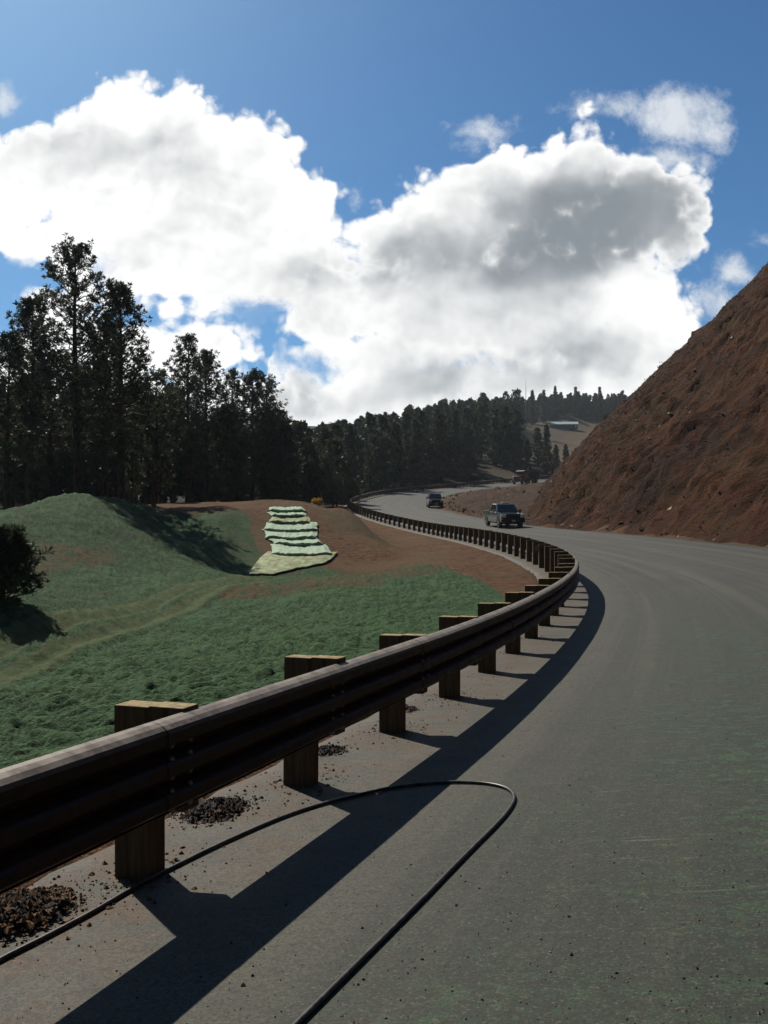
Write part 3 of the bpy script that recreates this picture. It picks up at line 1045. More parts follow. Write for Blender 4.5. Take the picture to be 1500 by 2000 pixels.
def b_hose(nt, bs):
    ob = nt.new('ShaderNodeTexCoord').outputs['Object']
    n = nt.noise(ob, 14, 4, 0.6)
    nt.put(bs.inputs['Base Color'], nt.mix(nt.ss(n, 0.4, 0.7), (0.016, 0.017, 0.018), (0.075, 0.07, 0.06)))
    bs.inputs['Roughness'].default_value = 0.42
    bs.inputs['Specular IOR Level'].default_value = 0.5


M_hose = material('dusty_black_rubber', b_hose)
hp = [(-260, 2030), (-120, 1950), (0, 1882), (90, 1836), (180, 1788), (265, 1738), (345, 1696), (450, 1645), (560, 1598), (640, 1572), (700, 1557), (765, 1543), (840, 1534), (905, 1532), (952, 1535),
      (984, 1542), (1000, 1552), (1004, 1566), (995, 1585), (970, 1615), (930, 1655), (880, 1706), (820, 1768), (760, 1828), (700, 1888), (640, 1948), (580, 2008), (500, 2090), (380, 2230)]
hw = np.array([on_road(*p) for p in hp])
hc, _ = resample(catmull(hw, 12), 0.03)
mb = MB()
mb.tube([(p[0], p[1], p[2] + 0.016) for p in hc], 0.0105, 10)
o = mb.build('hose', M_hose, smooth=True)
tag(o, 'thin black rubber hose looped on the asphalt beside the guardrail', 'hose')


# ------------------------------------------------------------------ crumbs: piles of broken asphalt, spilt soil, stones
ICO = None


def lump(mb, c, r, seed, flat=0.75, mi=0):
    """small angular stone: a knocked-about octahedron split once"""
    g_ = np.random.default_rng(seed)
    base = np.array([(1, 0, 0), (0, 1, 0), (-1, 0, 0), (0, -1, 0), (0, 0, 1), (0, 0, -1), (.6, .6, .5), (-.6, .6, -.5), (-.6, -.6, .5), (.6, -.6, -.5)], float)
    base = base[:6] * g_.uniform(0.55, 1.1, (6, 1)) + g_.normal(0, 0.14, (6, 3))
    base[:, 2] *= flat
    an = g_.uniform(0, 6.28)
    rm = np.array([[math.cos(an), -math.sin(an), 0], [math.sin(an), math.cos(an), 0], [0, 0, 1]])
    vs = base @ rm.T * r + np.array(c)
    mb.add(vs, [(0, 1, 4), (1, 2, 4), (2, 3, 4), (3, 0, 4), (1, 0, 5), (2, 1, 5), (3, 2, 5), (0, 3, 5)], mi)


def rz_at(x, y):
    s_, t_ = locate([x], [y])
    return float(road_z(s_, t_)[0])


M_crumb = material('black_asphalt_crumbs', lambda nt, bs: nt.put(bs.inputs['Base Color'], nt.mix(nt.ss(nt.noise(nt.new('ShaderNodeTexCoord').outputs['Object'], 25, 3), 0.45, 0.65), (0.018, 0.016, 0.016), (0.06, 0.045, 0.035))), rough=0.8)
M_soil = material('spilt_red_soil', lambda nt, bs: nt.put(bs.inputs['Base Color'], nt.mix(nt.ss(nt.noise(nt.new('ShaderNodeTexCoord').outputs['Object'], 18, 3), 0.4, 0.65), (0.09, 0.05, 0.026), (0.24, 0.14, 0.07))), rough=0.95)
M_stone = material('pale_stone', lambda nt, bs: nt.put(bs.inputs['Base Color'], nt.mix(nt.noise(nt.new('ShaderNodeTexCoord').outputs['Object'], 3, 2), (0.10, 0.08, 0.06), (0.36, 0.30, 0.23))), rough=0.9)


def pile(px, py, rx, ry, hgt, n, label, soil):
    c = on_road(px, py)
    rzz = math.atan2(TAN[_i1][1], TAN[_i1][0])
    root = empty('rubble_pile', c)
    tag(root, label, 'rubble pile', 'heaps of crumbs along the guardrail')
    g_ = np.random.default_rng(int(px) + 5)
    mb, ms = MB(), MB()
    ca, sa = math.cos(rzz), math.sin(rzz)
    # the heap body
    nu, nv = 9, 22
    vs, fs = [], []
    for i in range(nu):
        for j in range(nv):
            rr_ = i / (nu - 1)
            an = 2 * math.pi * j / nv
            wob = 1 + 0.22 * math.sin(3 * an + px) + 0.12 * math.sin(7 * an)
            ex, ey = rr_ * rx * wob * math.cos(an), rr_ * ry * wob * math.sin(an)
            lx, ly = ex * ca - ey * sa, ex * sa + ey * ca
            hz = hgt * 0.8 * max(0, 1 - (rr_ * 1.25) ** 1.5) * (0.8 + 0.3 * g_.random()) - 0.02 * (rr_ > 0.75)
            vs.append((lx, ly, rz_at(c[0] + lx, c[1] + ly) - c[2] + hz + (0.012 if rr_ < 1 else -0.01)))
    for i in range(nu - 1):
        for j in range(nv):
            fs.append((i * nv + j, i * nv + (j + 1) % nv, (i + 1) * nv + (j + 1) % nv, (i + 1) * nv + j))
    mb.add(vs, fs)
    for k in range(n):
        rr_ = abs(g_.normal(0, 0.62))
        an = g_.uniform(0, 6.28)
        ex, ey = rr_ * rx * math.cos(an) * 1.15, rr_ * ry * math.sin(an) * 1.15
        lx, ly = ex * ca - ey * sa, ex * sa + ey * ca
        z = rz_at(c[0] + lx, c[1] + ly) - c[2] + 0.006 + hgt * max(0, 1 - min(rr_, 1) ** 1.5)
        r_ = (0.006 + min(g_.exponential(0.006), 0.02)) * (1.0 if rr_ < 1 else 0.7)
        tgt = ms if g_.random() < soil * (0.5 + rr_) else mb
        lump(tgt, (lx, ly, z), r_, int(g_.integers(1e9)))
    mb.build('heap', M_crumb, root)
    ms.build('soil_crumbs', M_soil, root)['kind'] = 'stuff'


pile(30, 1795, .34, .22, .085, 2200, 'dark crumb heap mixed with much red soil, at the picture edge under the rail', 0.62)
pile(420, 1586, .25, .16, .06, 1900, 'black asphalt crumb heap behind the rail, just past the big nearest post', 0.2)
pile(640, 1468, .17, .11, .028, 800, 'low thin scatter of black crumbs behind the second post', 0.12)
pile(795, 1388, .15, .09, .02, 450, 'smallest faint crumb scatter, behind the third post', 0.15)

# loose stones and spilt soil on the road
mb = MB()
g_ = np.random.default_rng(99)
cnt = 0
while cnt < 1300:
    d_ = 1.6 / g_.uniform(0.06, 0.62)
    x_ = g_.uniform(-0.42, 0.42) * d_
    s1, t1 = locate([x_], [d_])
    if t1[0] < -0.7 or t1[0] > 9.0:
        continue
    z_ = float(road_z(s1, t1)[0]) + 0.006
    r_ = min(0.002 + g_.exponential(0.0016), 0.010) * (1 + d_ * 0.04)
    lump(mb, (x_, d_, z_), r_, cnt, mi=int(g_.choice([0, 0, 1, 2])))
    cnt += 1
o = mb.build('gravel', None, mats=[M_crumb, M_soil, M_stone])
tag(o, 'loose gravel strewn over the asphalt', 'gravel', kind='stuff')
mb = MB()
for pk in range(-3, 9):
    sp = pk * SP
    for k in range(190 if pk < 4 else 50):
        ds_, dt_ = g_.normal(0, 0.26), g_.normal(0.02, 0.17)
        if abs(ds_) < 0.08 and abs(dt_) < 0.11:
            continue
        p = road_pt(np.array([sp + ds_]), np.array([dt_]))[0]
        lump(mb, (p[0], p[1], p[2] + 0.006), 0.004 + min(g_.exponential(0.005), 0.016), int(g_.integers(1e9)), mi=int(g_.random() < 0.12))
o = mb.build('soil_crumbs', None, mats=[M_soil, M_crumb])
tag(o, 'red soil crumbs spilt round the guardrail posts', 'soil', kind='stuff')

# stones sticking out of the cut slope
mb = MB()
for k in range(3600):
    s0 = g_.uniform(8, TS[-1] - 30)
    q0 = 42 * g_.random() ** 1.5
    x_, y_, z_ = hill_surface(np.array([s0]), np.array([q0]))
    dd_ = math.hypot(x_[0], y_[0])
    r_ = (0.05 + g_.exponential(0.05)) * (0.5 + dd_ / 105)
    lump(mb, (x_[0], y_[0], z_[0] + r_ * 0.15), min(r_, 0.26), k, flat=0.8, mi=int(g_.random() < 0.80))
for k in range(900):                               # loose stuff on the bench at the foot of the cut
    s0 = g_.uniform(78, 190)
    p_ = road_pt(np.array([s0]), np.array([float(np.interp(s0, AS, WID)) + g_.uniform(0.4, 15)]))[0]
    r_ = 0.06 + min(g_.exponential(0.08), 0.3)
    lump(mb, (p_[0], p_[1], gz(p_[0], p_[1]) + 0.1 + r_ * 0.2), r_, 5000 + k, flat=0.8, mi=int(g_.random() < 0.8))
o = mb.build('slope_rubble', None, mats=[material('tan_rock', lambda nt, bs: nt.put(bs.inputs['Base Color'], nt.mix(nt.noise(nt.new('ShaderNodeTexCoord').outputs['Object'], 1.5, 3), (0.20, 0.13, 0.08), (0.52, 0.40, 0.27))), rough=0.9), material('brown_rock', color=(0.08, 0.045, 0.028), rough=0.95)])
tag(o, 'scattered tan and brown rubble on the cut slope', 'rubble', kind='stuff')
# dry grass and weeds on the cut slope
gvs, gfs = [], []
nb = 0
vv = []
for k in range(9000):
    s0 = g_.uniform(8, TS[-1] - 30)
    q0 = g_.uniform(0, 48)
    if fbm(np.array([s0 / 9]), np.array([q0 / 5]), 3, 55)[0] < -0.05 + 0.25 * g_.normal():
        continue
    vv.append((s0, q0))
vv = np.array(vv)
gx0, gy0, gz0 = hill_surface(vv[:, 0], vv[:, 1])
for k in range(len(vv)):
    sz = g_.uniform(0.10, 0.30) * (0.7 + gy0[k] / 160)
    for b_i in range(4):
        an = g_.uniform(0, 6.28)
        ln = Vector((math.cos(an) * 0.6, math.sin(an) * 0.6, 1)).normalized() * sz * g_.uniform(0.6, 1.2)
        wv = Vector((-math.sin(an), math.cos(an), 0)) * sz * 0.13
        b0 = Vector((gx0[k], gy0[k], gz0[k] - 0.05)) + Vector((g_.normal(0, sz * .4), g_.normal(0, sz * .4), 0))
        gvs += [b0 - wv, b0 + wv, b0 + ln]
        gfs.append((nb, nb + 1, nb + 2))
        nb += 3
o = mesh_np('slope_grass', np.array([tuple(p) for p in gvs]), np.array(gfs), material('dry_grass', lambda nt, bs: nt.put(bs.inputs['Base Color'], nt.mix(nt.ss(nt.noise(nt.new('ShaderNodeTexCoord').outputs['Object'], 0.5, 3), 0.4, 0.62), (0.06, 0.055, 0.024), (0.15, 0.10, 0.05))), rough=0.95))
tag(o, 'sparse dry grass on the red brown cut slope', 'grass', kind='stuff')


# ------------------------------------------------------------------ erosion blanket stepping down the gully
def b_mat(nt, bs):
    ob = nt.new('ShaderNodeTexCoord').outputs['Object']
    n = nt.noise(ob, 1.6, 4, 0.6)
    n2 = nt.noise(ob, 7, 5, 0.7)
    c = nt.mix(nt.ss(n, 0.35, 0.65), (0.33, 0.48, 0.31), (0.44, 0.56, 0.42))
    c = nt.mix(nt.ss(n2, 0.55, 0.72, 0, 0.6), c, (0.40, 0.31, 0.19))
    nt.put(bs.inputs['Base Color'], c)
    bs.inputs['Roughness'].default_value = 0.85
    nt.put(bs.inputs['Normal'], nt.bump(n2, 0.8, 0.08))


M_mat = material('pale_green_blanket', b_mat)
M_mat2 = material('straw_blanket', lambda nt, bs: (b_mat(nt, bs), nt.put(bs.inputs['Base Color'], nt.mix(nt.ss(nt.noise(nt.new('ShaderNodeTexCoord').outputs['Object'], 2.5, 5, 0.7), 0.42, 0.62), (0.25, 0.25, 0.12), (0.38, 0.47, 0.25)))))
def bl_d(py):
    a_ = sorted(bl_rows)
    return float(np.interp(py, [r[0] for r in a_], [r[1] for r in a_]))


blk = empty('erosion_blanket', (*PT(570, 1080, 54)[:2], gz(*PT(570, 1080, 54)[:2])))
tag(blk, 'pale green erosion blanket stepping down the bare gully in overlapping rolls', 'erosion blanket')
# (y top, y bottom, left/right at top, left/right at bottom)
strips = [(990, 1000, 530, 590, 524, 597), (1001, 1010, 519, 598, 530, 600), (1009, 1022, 530, 604, 524, 608), (1020, 1037, 523, 619, 517, 621), (1034, 1052, 514, 618, 518, 620),
          (1049, 1065, 519, 617, 535, 632), (1062, 1084, 530, 636, 532, 650), (1079, 1123, 521, 662, 486, 640)]
nstr = len(strips)
for k, (ya, yb, la, ra, lb, rb) in enumerate(strips):
    last = k == nstr - 1
    nu, nv = 48, 14 if not last else 30
    uu, vv_ = np.meshgrid(np.linspace(0, 1, nu), np.linspace(0, 1, nv))
    sag = 0.30 * (1 - (2 * uu - 1) ** 2) * (yb - ya) * (0.8 if not last else 0.0)
    py = ya + (yb - ya) * vv_ + sag + 1.6 * fbm(uu * 4 + k * 5, vv_ * 1.2 + k, 3, 31) * np.minimum(vv_ * 3, 1)
    if last:
        py = py - np.maximum(uu - 0.30, 0) * 34 * vv_ - 2.5 * np.abs(fbm(uu * 12, vv_ * 2, 3, 8)) * vv_
    pxx = (la + (lb - la) * vv_ ** 0.8) * (1 - uu) + (ra + (rb - ra) * vv_) * uu + 5.0 * vnoise(vv_ * 3 + k * 7, uu * 1.5, 9)
    dd_ = np.interp(py, [r[0] for r in sorted(bl_rows)], [r[1] for r in sorted(bl_rows)])
    x, y = (pxx - 750) / F * dd_, dd_
    crease = 0.04 * fbm(uu * 26 + k * 3, vv_ * 2.0 + k, 3, 23) + 0.05 * fbm(uu * 8, vv_ * 5 + k, 2, 29)
    if last:
        z = 0.03 + 0.07 * np.sin(math.pi * vv_) * np.minimum(1, np.minimum(uu, 1 - uu) * 8) + 0.6 * crease * np.minimum(1, (1 - vv_) * 5 + .15)
    else:
        z = (0.05 + 0.14 * vv_ ** 1.4) * (0.25 + 0.75 * np.minimum(1, np.minimum(uu, 1 - uu) * 10)) + crease
    vs = np.stack([x.ravel(), y.ravel(), z.ravel() + ground_z(x, y)], 1)
    if not last:                                   # the lower lip hangs over the next roll
        lip = vs[-nu:].copy()
        lip[:, 2] -= 0.11
        lip[:, 1] += 0.08
        lip2 = lip.copy()
        lip2[:, 2] -= 0.15
        lip2[:, 1] += 0.30
        vs = np.vstack([vs, lip, lip2])
        nv += 2
    ii = np.arange(nv - 1)[:, None] * nu + np.arange(nu - 1)[None]
    fs = np.stack([ii, ii + nu, ii + nu + 1, ii + 1], -1).reshape(-1, 4)
    o = mesh_np('blanket_roll' if not last else 'blanket_apron', vs - np.array(blk.location), fs, M_mat2 if last or k == 2 else M_mat, blk, smooth=True)
    md = o.modifiers.new('thick', 'SOLIDIFY')
    md.thickness = 0.03


# ------------------------------------------------------------------ trees
def b_needles(nt, bs):
    ob = nt.new('ShaderNodeTexCoord').outputs['Object']
    inf = nt.new('ShaderNodeObjectInfo').outputs['Random']
    n = nt.noise(ob, 0.7, 3, 0.6)
    c = nt.mix(nt.ss(n, 0.38, 0.64), (0.026, 0.038, 0.020), (0.062, 0.078, 0.036))
    c = nt.mix(nt.m('MULTIPLY', inf, 0.6), c, (0.050, 0.056, 0.038))
    nt.put(bs.inputs['Base Color'], c)
    bs.inputs['Roughness'].default_value = 0.6
    bs.inputs['Specular IOR Level'].default_value = 0.3
    tl = nt.new('ShaderNodeBsdfTranslucent')
    nt.put(tl.inputs['Color'], nt.v('SCALE', c, s=1.3))
    mx = nt.new('ShaderNodeMixShader')
    mx.inputs[0].default_value = 0.3
    nt.l.new(bs.outputs[0], mx.inputs[1])
    nt.l.new(tl.outputs[0], mx.inputs[2])
    nt.l.new(mx.outputs[0], nt.n['Material Output'].inputs['Surface'])


def b_bark(nt, bs):
    ob = nt.new('ShaderNodeTexCoord').outputs['Object']
    n = nt.noise(nt.v('MULTIPLY', ob, (4, 4, 0.8)), 2.0, 4, 0.7)
    nt.put(bs.inputs['Base Color'], nt.mix(nt.ss(n, 0.38, 0.62), (0.035, 0.022, 0.015), (0.10, 0.058, 0.035)))
    bs.inputs['Roughness'].default_value = 0.95
    nt.put(bs.inputs['Normal'], nt.bump(n, 0.6, 0.05))


M_needle = material('dark_pine_needles', b_needles)
M_bark = material('red_brown_bark', b_bark)
M_yel = material('yellow_autumn_leaves', lambda nt, bs: nt.put(bs.inputs['Base Color'], nt.mix(nt.noise(nt.new('ShaderNodeTexCoord').outputs['Object'], 5, 2), (0.22, 0.11, 0.02), (0.55, 0.34, 0.04))), rough=0.7)
M_bush = material('olive_shrub_leaves', lambda nt, bs: nt.put(bs.inputs['Base Color'], nt.mix(nt.noise(nt.new('ShaderNodeTexCoord').outputs['Object'], 2, 3), (0.035, 0.045, 0.012), (0.10, 0.105, 0.03))), rough=0.7)


def see_light(mt, col):
    nt = NT(mt.node_tree)
    tl = nt.new('ShaderNodeBsdfTranslucent')
    tl.inputs['Color'].default_value = (*col, 1)
    mx = nt.new('ShaderNodeMixShader')
    mx.inputs[0].default_value = 0.5
    nt.l.new(nt.n['Principled BSDF'].outputs[0], mx.inputs[1])
    nt.l.new(tl.outputs[0], mx.inputs[2])
    nt.l.new(mx.outputs[0], nt.n['Material Output'].inputs['Surface'])


see_light(M_yel, (0.55, 0.34, 0.04))
see_light(M_bush, (0.10, 0.11, 0.03))


def tube_np(pts, rad, n, V, Fc):
    b = len(V)
    pts = np.asarray(pts, float)
    m_ = len(pts)
    tg = np.gradient(pts, axis=0)
    for i in range(m_):
        t = tg[i] / (np.linalg.norm(tg[i]) + 1e-9)
        a = np.cross(t, (0.31, 0.95, 0.05) if abs(t[2]) > .8 else (0, 0, 1))
        a /= np.linalg.norm(a) + 1e-9
        c = np.cross(t, a)
        for k in range(n):
            an = 6.2832 * k / n
            V.append(pts[i] + (a * math.cos(an) + c * math.sin(an)) * rad[i])
    for i in range(m_ - 1):
        for k in range(n):
            Fc.append((b + i * n + k, b + i * n + (k + 1) % n, b + (i + 1) * n + (k + 1) % n, b + (i + 1) * n + k))


def pine(seed, Ht, cs=0.35, rad=3.2, kind='round', whorl=0.55, tufts=5, blades=14, ts=0.42, bw=0.16, nbr=4, gap=0.12, low=0.4):
    """returns trunk (verts, quads) and crown (verts, tris): limbs belong to the trunk, needle tufts to the crown"""
    g = np.random.default_rng(seed)
    TV, TF = [], []
    lean = g.normal(0, 0.012, 2)
    zz = np.linspace(-0.4, Ht * 0.97, 12)
    cx = lean[0] * zz + 0.12 * np.sin(zz * 0.35 + g.uniform(0, 6)) * zz / Ht
    cy = lean[1] * zz + 0.12 * np.sin(zz * 0.31 + g.uniform(0, 6)) * zz / Ht
    r0 = 0.0135 * Ht + 0.05
    rad_t = r0 * (1 - np.clip(zz, 0, None) / Ht) ** 0.75 + 0.012
    tube_np(np.stack([cx, cy, zz], 1), rad_t, 7, TV, TF)
    C, D = [], []
    z = Ht * cs
    while z < Ht * 0.985:
        u = (z / Ht - cs) / (1 - cs)
        if kind == 'round':
            prof = (1 - u) ** 0.62 * (low + (1 - low) * min(1, u / 0.28)) if u > 0 else 0
            up = 0.10 + 0.75 * u
        elif kind == 'spire':
            prof = (1 - u) ** 0.95
            up = -0.10 + 0.55 * u
        else:                                            # loose: gaps between limbs, flat top
            prof = (1 - u) ** 0.42 * (low + (1 - low) * min(1, u / 0.4))
            up = 0.05 + 0.55 * u
        k = nbr + int(g.integers(-1, 2))
        a0 = g.uniform(0, 6.28)
        for b in range(k):
            if g.random() < gap:
                continue
            an = a0 + 6.28 * b / k + g.normal(0, 0.35)
            L = max(0.25, rad * prof * g.uniform(0.5, 1.15)) + 0.12
            tx, ty = np.interp(z, zz, cx), np.interp(z, zz, cy)
            npt = 5
            f = np.linspace(0, 1, npt)
            dz = L * (up * f + 0.35 * f ** 2 - 0.15 * f)
            hx_ = L * f * (1 - 0.10 * f)
            pts = np.stack([tx + np.cos(an) * hx_, ty + np.sin(an) * hx_, z + dz], 1)
            pts[1:] += g.normal(0, 0.04 * L, (npt - 1, 3))
            tube_np(pts, (0.016 + 0.016 * L) * (1 - 0.8 * f), 3, TV, TF)
            nt_f = max(2, int(tufts * (0.5 + L / rad)))
            for q_ in range(nt_f):
                ff = 1.0 - (q_ / nt_f) * 0.58
                p = np.array([np.interp(ff, f, pts[:, i]) for i in range(3)])
                sd = g.normal(0, 0.16 * L * (1.1 - 0.4 * ff), 3)
                sd[2] = abs(sd[2]) * 0.6 - 0.02
                C.append(p + sd)
                D.append((np.cos(an) * 0.45, np.sin(an) * 0.45, 0.9))
        z += whorl * g.uniform(0.7, 1.35)
    for i in range(4):
        C.append(np.array([cx[-1], cy[-1], Ht * (0.955 + 0.015 * i)]))
        D.append((0, 0, 1.2))
    C, D = np.array(C), np.array(D)
    n = len(C)
    sz = ts * g.uniform(0.7, 1.25, n)
    dirs = g.normal(0, 1, (n, blades, 3)) * np.array([1, 1, 0.8]) + D[:, None, :] * 0.85
    dirs /= np.linalg.norm(dirs, axis=2)[..., None]
    ln = sz[:, None] * g.uniform(0.6, 1.15, (n, blades))
    side = np.cross(dirs, g.normal(0, 1, (n, blades, 3)))
    side /= np.linalg.norm(side, axis=2)[..., None] + 1e-9
    base = C[:, None, :] + dirs * (ln * 0.05)[..., None]
    mid = C[:, None, :] + dirs * (ln * 0.6)[..., None]
    wv = side * (ln * bw)[..., None]
    tip = C[:, None, :] + dirs * ln[..., None]
    V = np.stack([base, mid + wv, tip, mid - wv], axis=2).reshape(-1, 3)
    Fq = np.arange(n * blades * 4).reshape(-1, 4)
    return (np.array(TV), np.array(TF)), (V, Fq)


def tree_thing(name, loc, rz, label, group, tr=None, cr=None, src=None, scale=1.0, cat='tree', leaf=None, zs=1.0):
    root = empty(name, loc, rz)
    root.scale = (scale, scale, scale * zs)
    tag(root, label, cat, group)
    if src is None:
        a = mesh_np('trunk', tr[0], tr[1], M_bark, root, smooth=True)
        b = mesh_np('crown', cr[0], cr[1], leaf or M_needle, root)
        return (a.data, b.data)
    for nm, dt in (('trunk', src[0]), ('crown', src[1])):
        o = bpy.data.objects.new(nm, dt)
        COL.objects.link(o)
        o.parent = root
    return src


def base_at(px, dd):
    x = (px - 750) / F * dd
    return x, dd, gz(x, dd)


def H_at(py, dd, z0):
    return H - (py - Y0) / F * dd - z0


# the stand of tall pines behind the mound
hero = [  # px, top py, depth, kind, crown start, radius, label
    (152, 484, 75, 'loose', .40, 2.9, 'tallest ponderosa pine, with an open ragged crown standing above all others'),
    (238, 560, 73, 'round', .28, 3.1, 'second tallest pine, dense and bushy with long limbs reaching over the gap'),
    (58, 588, 77, 'loose', .42, 2.2, 'slim pine with a narrow pointed top, just before the tallest pine from the picture edge'),
    (366, 660, 84, 'round', .30, 2.6, 'pine with a narrow pointed peak in the middle of the stand, past the sky gap'),
    (402, 690, 87, 'round', .30, 2.5, 'broad shouldered pine touching the pointed pine in the middle of the stand'),
    (455, 722, 90, 'round', .34, 2.2, 'small topped pine squeezed between the broad shouldered pine and the rounded end pine'),
    (492, 722, 92, 'round', .30, 2.3, 'rounded pine at the end of the tall stand, over the erosion blanket'),
    (518, 745, 95, 'loose', .28, 2.3, 'loose limbed pine with side limbs dropping towards the far hill'),
    (300, 735, 82, 'loose', .38, 2.4, 'thin see-through pine standing in the sky gap of the stand'),
    (12, 660, 70, 'round', .30, 2.4, 'dark bushy pine cut by the picture edge, above the mound'),
    (205, 620, 84, 'round', .35, 2.6, 'dark pine half hidden between the two tallest pines'),
    (100, 690, 88, 'loose', .32, 2.8, 'leaning dark pine seen through the limbs below the tallest pine'),
    (548, 806, 98, 'round', .22, 2.2, 'short bushy pine stepping down at the end of the stand'),
]
for i, (px, py, dd, kd, cs, rd, lab) in enumerate(hero):
    dd *= 0.82 if px < 330 else 1.04
    cs *= 0.72
    x, y, z = base_at(px, dd)
    Ht = H_at(py, dd, z)
    tr, cr = pine(100 + i, Ht, cs, rd * (1.12 if px < 330 else 1.35), kd, whorl=0.37, tufts=10, blades=16, ts=0.29, bw=0.12, nbr=5, gap=0.10 if kd == 'round' else 0.18)
    tree_thing('pine_tree', (x, y, z), 0, lab, 'tall pines behind the green mound', tr, cr)

# the darker mass of pines behind them
mids = [pine(300 + i, 11.0, 0.06 + 0.04 * (i % 3), 2.6, 'round' if i % 2 else 'loose', whorl=0.55, tufts=6, blades=10, ts=0.5, bw=0.2, nbr=5) for i in range(5)]
src = [None] * 5
g_ = np.random.default_rng(5)
for k in range(84):
    dd = g_.uniform(76, 132)
    px = g_.uniform(-160, 690)
    if px > 560:
        dd = g_.uniform(118, 142)
    elif px > 320:
        dd = g_.uniform(90, 118)
    x, y, z = base_at(px, dd)
    top = np.interp(px, [-160, 60, 270, 330, 470, 530, 580, 690], [790, 775, 780, 795, 805, 838, 858, 880]) + g_.normal(0, 22)
    sc_ = max(4.0, H_at(top, dd, z)) / 11.0
    v_ = int(g_.integers(5))
    src[v_] = tree_thing('pine_tree', (x, y, z), g_.uniform(0, 6.28), 'dark pine crowded in the shadowy stand behind the tall pines', 'crowded pines behind the tall stand', *(mids[v_] if src[v_] is None else (None, None)), src=src[v_], scale=sc_)
for k in range(14):
    dd, px = g_.uniform(112, 140), g_.uniform(535, 672)
    x, y, z = base_at(px, dd)
    sc_ = max(4.0, H_at(np.interp(px, [535, 600, 672], [832, 848, 872]) + g_.normal(0, 10), dd, z)) / 11.0
    v_ = int(g_.integers(5))
    src[v_] = tree_thing('pine_tree', (x, y, z), g_.uniform(0, 6.28), 'dark pine in the thick row that runs from the tall stand to the road bend', 'pines between the tall stand and the bend', src=src[v_], scale=sc_)
# young growth that closes the view between the trunks
for k in range(46):
    px = g_.uniform(-60, 560)
    dd = g_.uniform(70, 110) if px < 320 else g_.uniform(90, 118)
    x, y, z = base_at(px, dd)
    sc_ = g_.uniform(3.2, 6.2) / 11.0
    v_ = int(g_.integers(5))
    src[v_] = tree_thing('young_pine', (x, y, z), g_.uniform(0, 6.28), 'low young pine filling the shade between the tall trunks', 'young pines under the tall stand', src=src[v_], scale=sc_ * 1.35, zs=0.85)

# far hillside: pines on the slope and spires along the ridge
fars = [pine(500 + i, 14.0, 0.05, 2.9, 'round', whorl=0.8, tufts=7, blades=7, ts=0.72, bw=0.3, nbr=5, gap=0.1, low=.7) for i in range(4)] + \
       [pine(520 + i, 14.0, 0.04, 2.2, 'spire', whorl=0.6, tufts=5, blades=6, ts=0.6, bw=0.3, nbr=6, gap=0.05) for i in range(2)] + \
       [pine(530 + i, 14.0, 0.5, 2.6, 'loose', whorl=0.85, tufts=4, blades=7, ts=0.8, bw=0.3, nbr=4, gap=0.2) for i in range(2)]
fsrc = [None] * 8
spots = []
tries = 0


def field_clear(px, y):
    return 985 < px < 1250 and 335 < y < 585


while len(spots) < 1900 and tries < 60000:
    tries += 1
    dd = 130 + 560 * g_.random() ** 0.9
    px = g_.uniform(440, 1330)
    x = (px - 750) / F * dd
    if field_clear(px, dd) or (930 < px < 1055 and 222 < dd < 262):
        continue
    spots.append((px, x, dd))
sx = np.array([s[1] for s in spots])
sy = np.array([s[2] for s in spots])
zg, sS, sT = ground_z(sx, sy, True)
ok = [i for i in range(len(spots)) if sT[i] < -4.5 and not (sT[i] > -9 and sy[i] < 175)]
ridge_top = ([560, 700, 800, 900, 960, 1040, 1220], [838, 815, 795, 772, 770, 764, 764])
order = sorted(ok, key=lambda i: sy[i])
kept = []
for i in order:
    if all((sx[i] - sx[j]) ** 2 + (sy[i] - sy[j]) ** 2 > (2.2 + sy[i] / 240) ** 2 for j in kept):
        kept.append(i)
extra = []
for k in range(420):
    px = g_.uniform(960, 1260)
    dd = g_.uniform(585, 690)
    extra.append((px, (px - 750) / F * dd, dd))
for k in range(70):
    px = g_.uniform(985, 1015)
    dd = g_.uniform(400, 590)
    extra.append((px, (px - 750) / F * dd, dd))
ez = ground_z([e[1] for e in extra], [e[2] for e in extra])
mass_T, mass_TF, mass_C, mass_CF = [], [], [], []
n_ind = 0
bT = bC = 0
forest = []
for i in kept:
    px, x, dd = spots[i]
    ht = g_.uniform(10, 17) if px > 620 else g_.uniform(9, 13)
    if dd < 165:
        ht *= 0.8
    lim = H_at(np.interp(px, *ridge_top) + g_.uniform(-3, 16), dd, zg[i])
    ht = min(ht, lim)
    if 1008 < px < 1175 and dd < 400:
        ht = min(ht, H_at(896 + g_.uniform(0, 14), dd, zg[i]))
    if 925 < px < 1060 and dd < 262:
        ht = min(ht, H_at(936, dd, zg[i]))
    if ht < 3.0:
        continue
    v_ = int(g_.integers(4))
    if px > 1010 and dd > 500:
        v_ = 4 + int(g_.integers(2)) if g_.random() < 0.75 else v_
    elif g_.random() < 0.16:
        v_ = 4 + int(g_.integers(2))
    elif g_.random() < 0.12:
        v_ = 6 + int(g_.integers(2))
    forest.append((i, px, x, dd, ht, v_))
for (px, x, dd), z_ in zip(extra, ez):
    lim = H_at(np.interp(px, *ridge_top) + g_.uniform(-2, 26), dd, z_)
    forest.append((len(forest), px, x, dd, max(min(g_.uniform(8, 14), lim), 3.5), 4 + int(g_.integers(2)) if g_.random() < 0.6 else int(g_.integers(4)), z_))
forest = [f if len(f) == 7 else f + (zg[f[0]],) for f in forest]
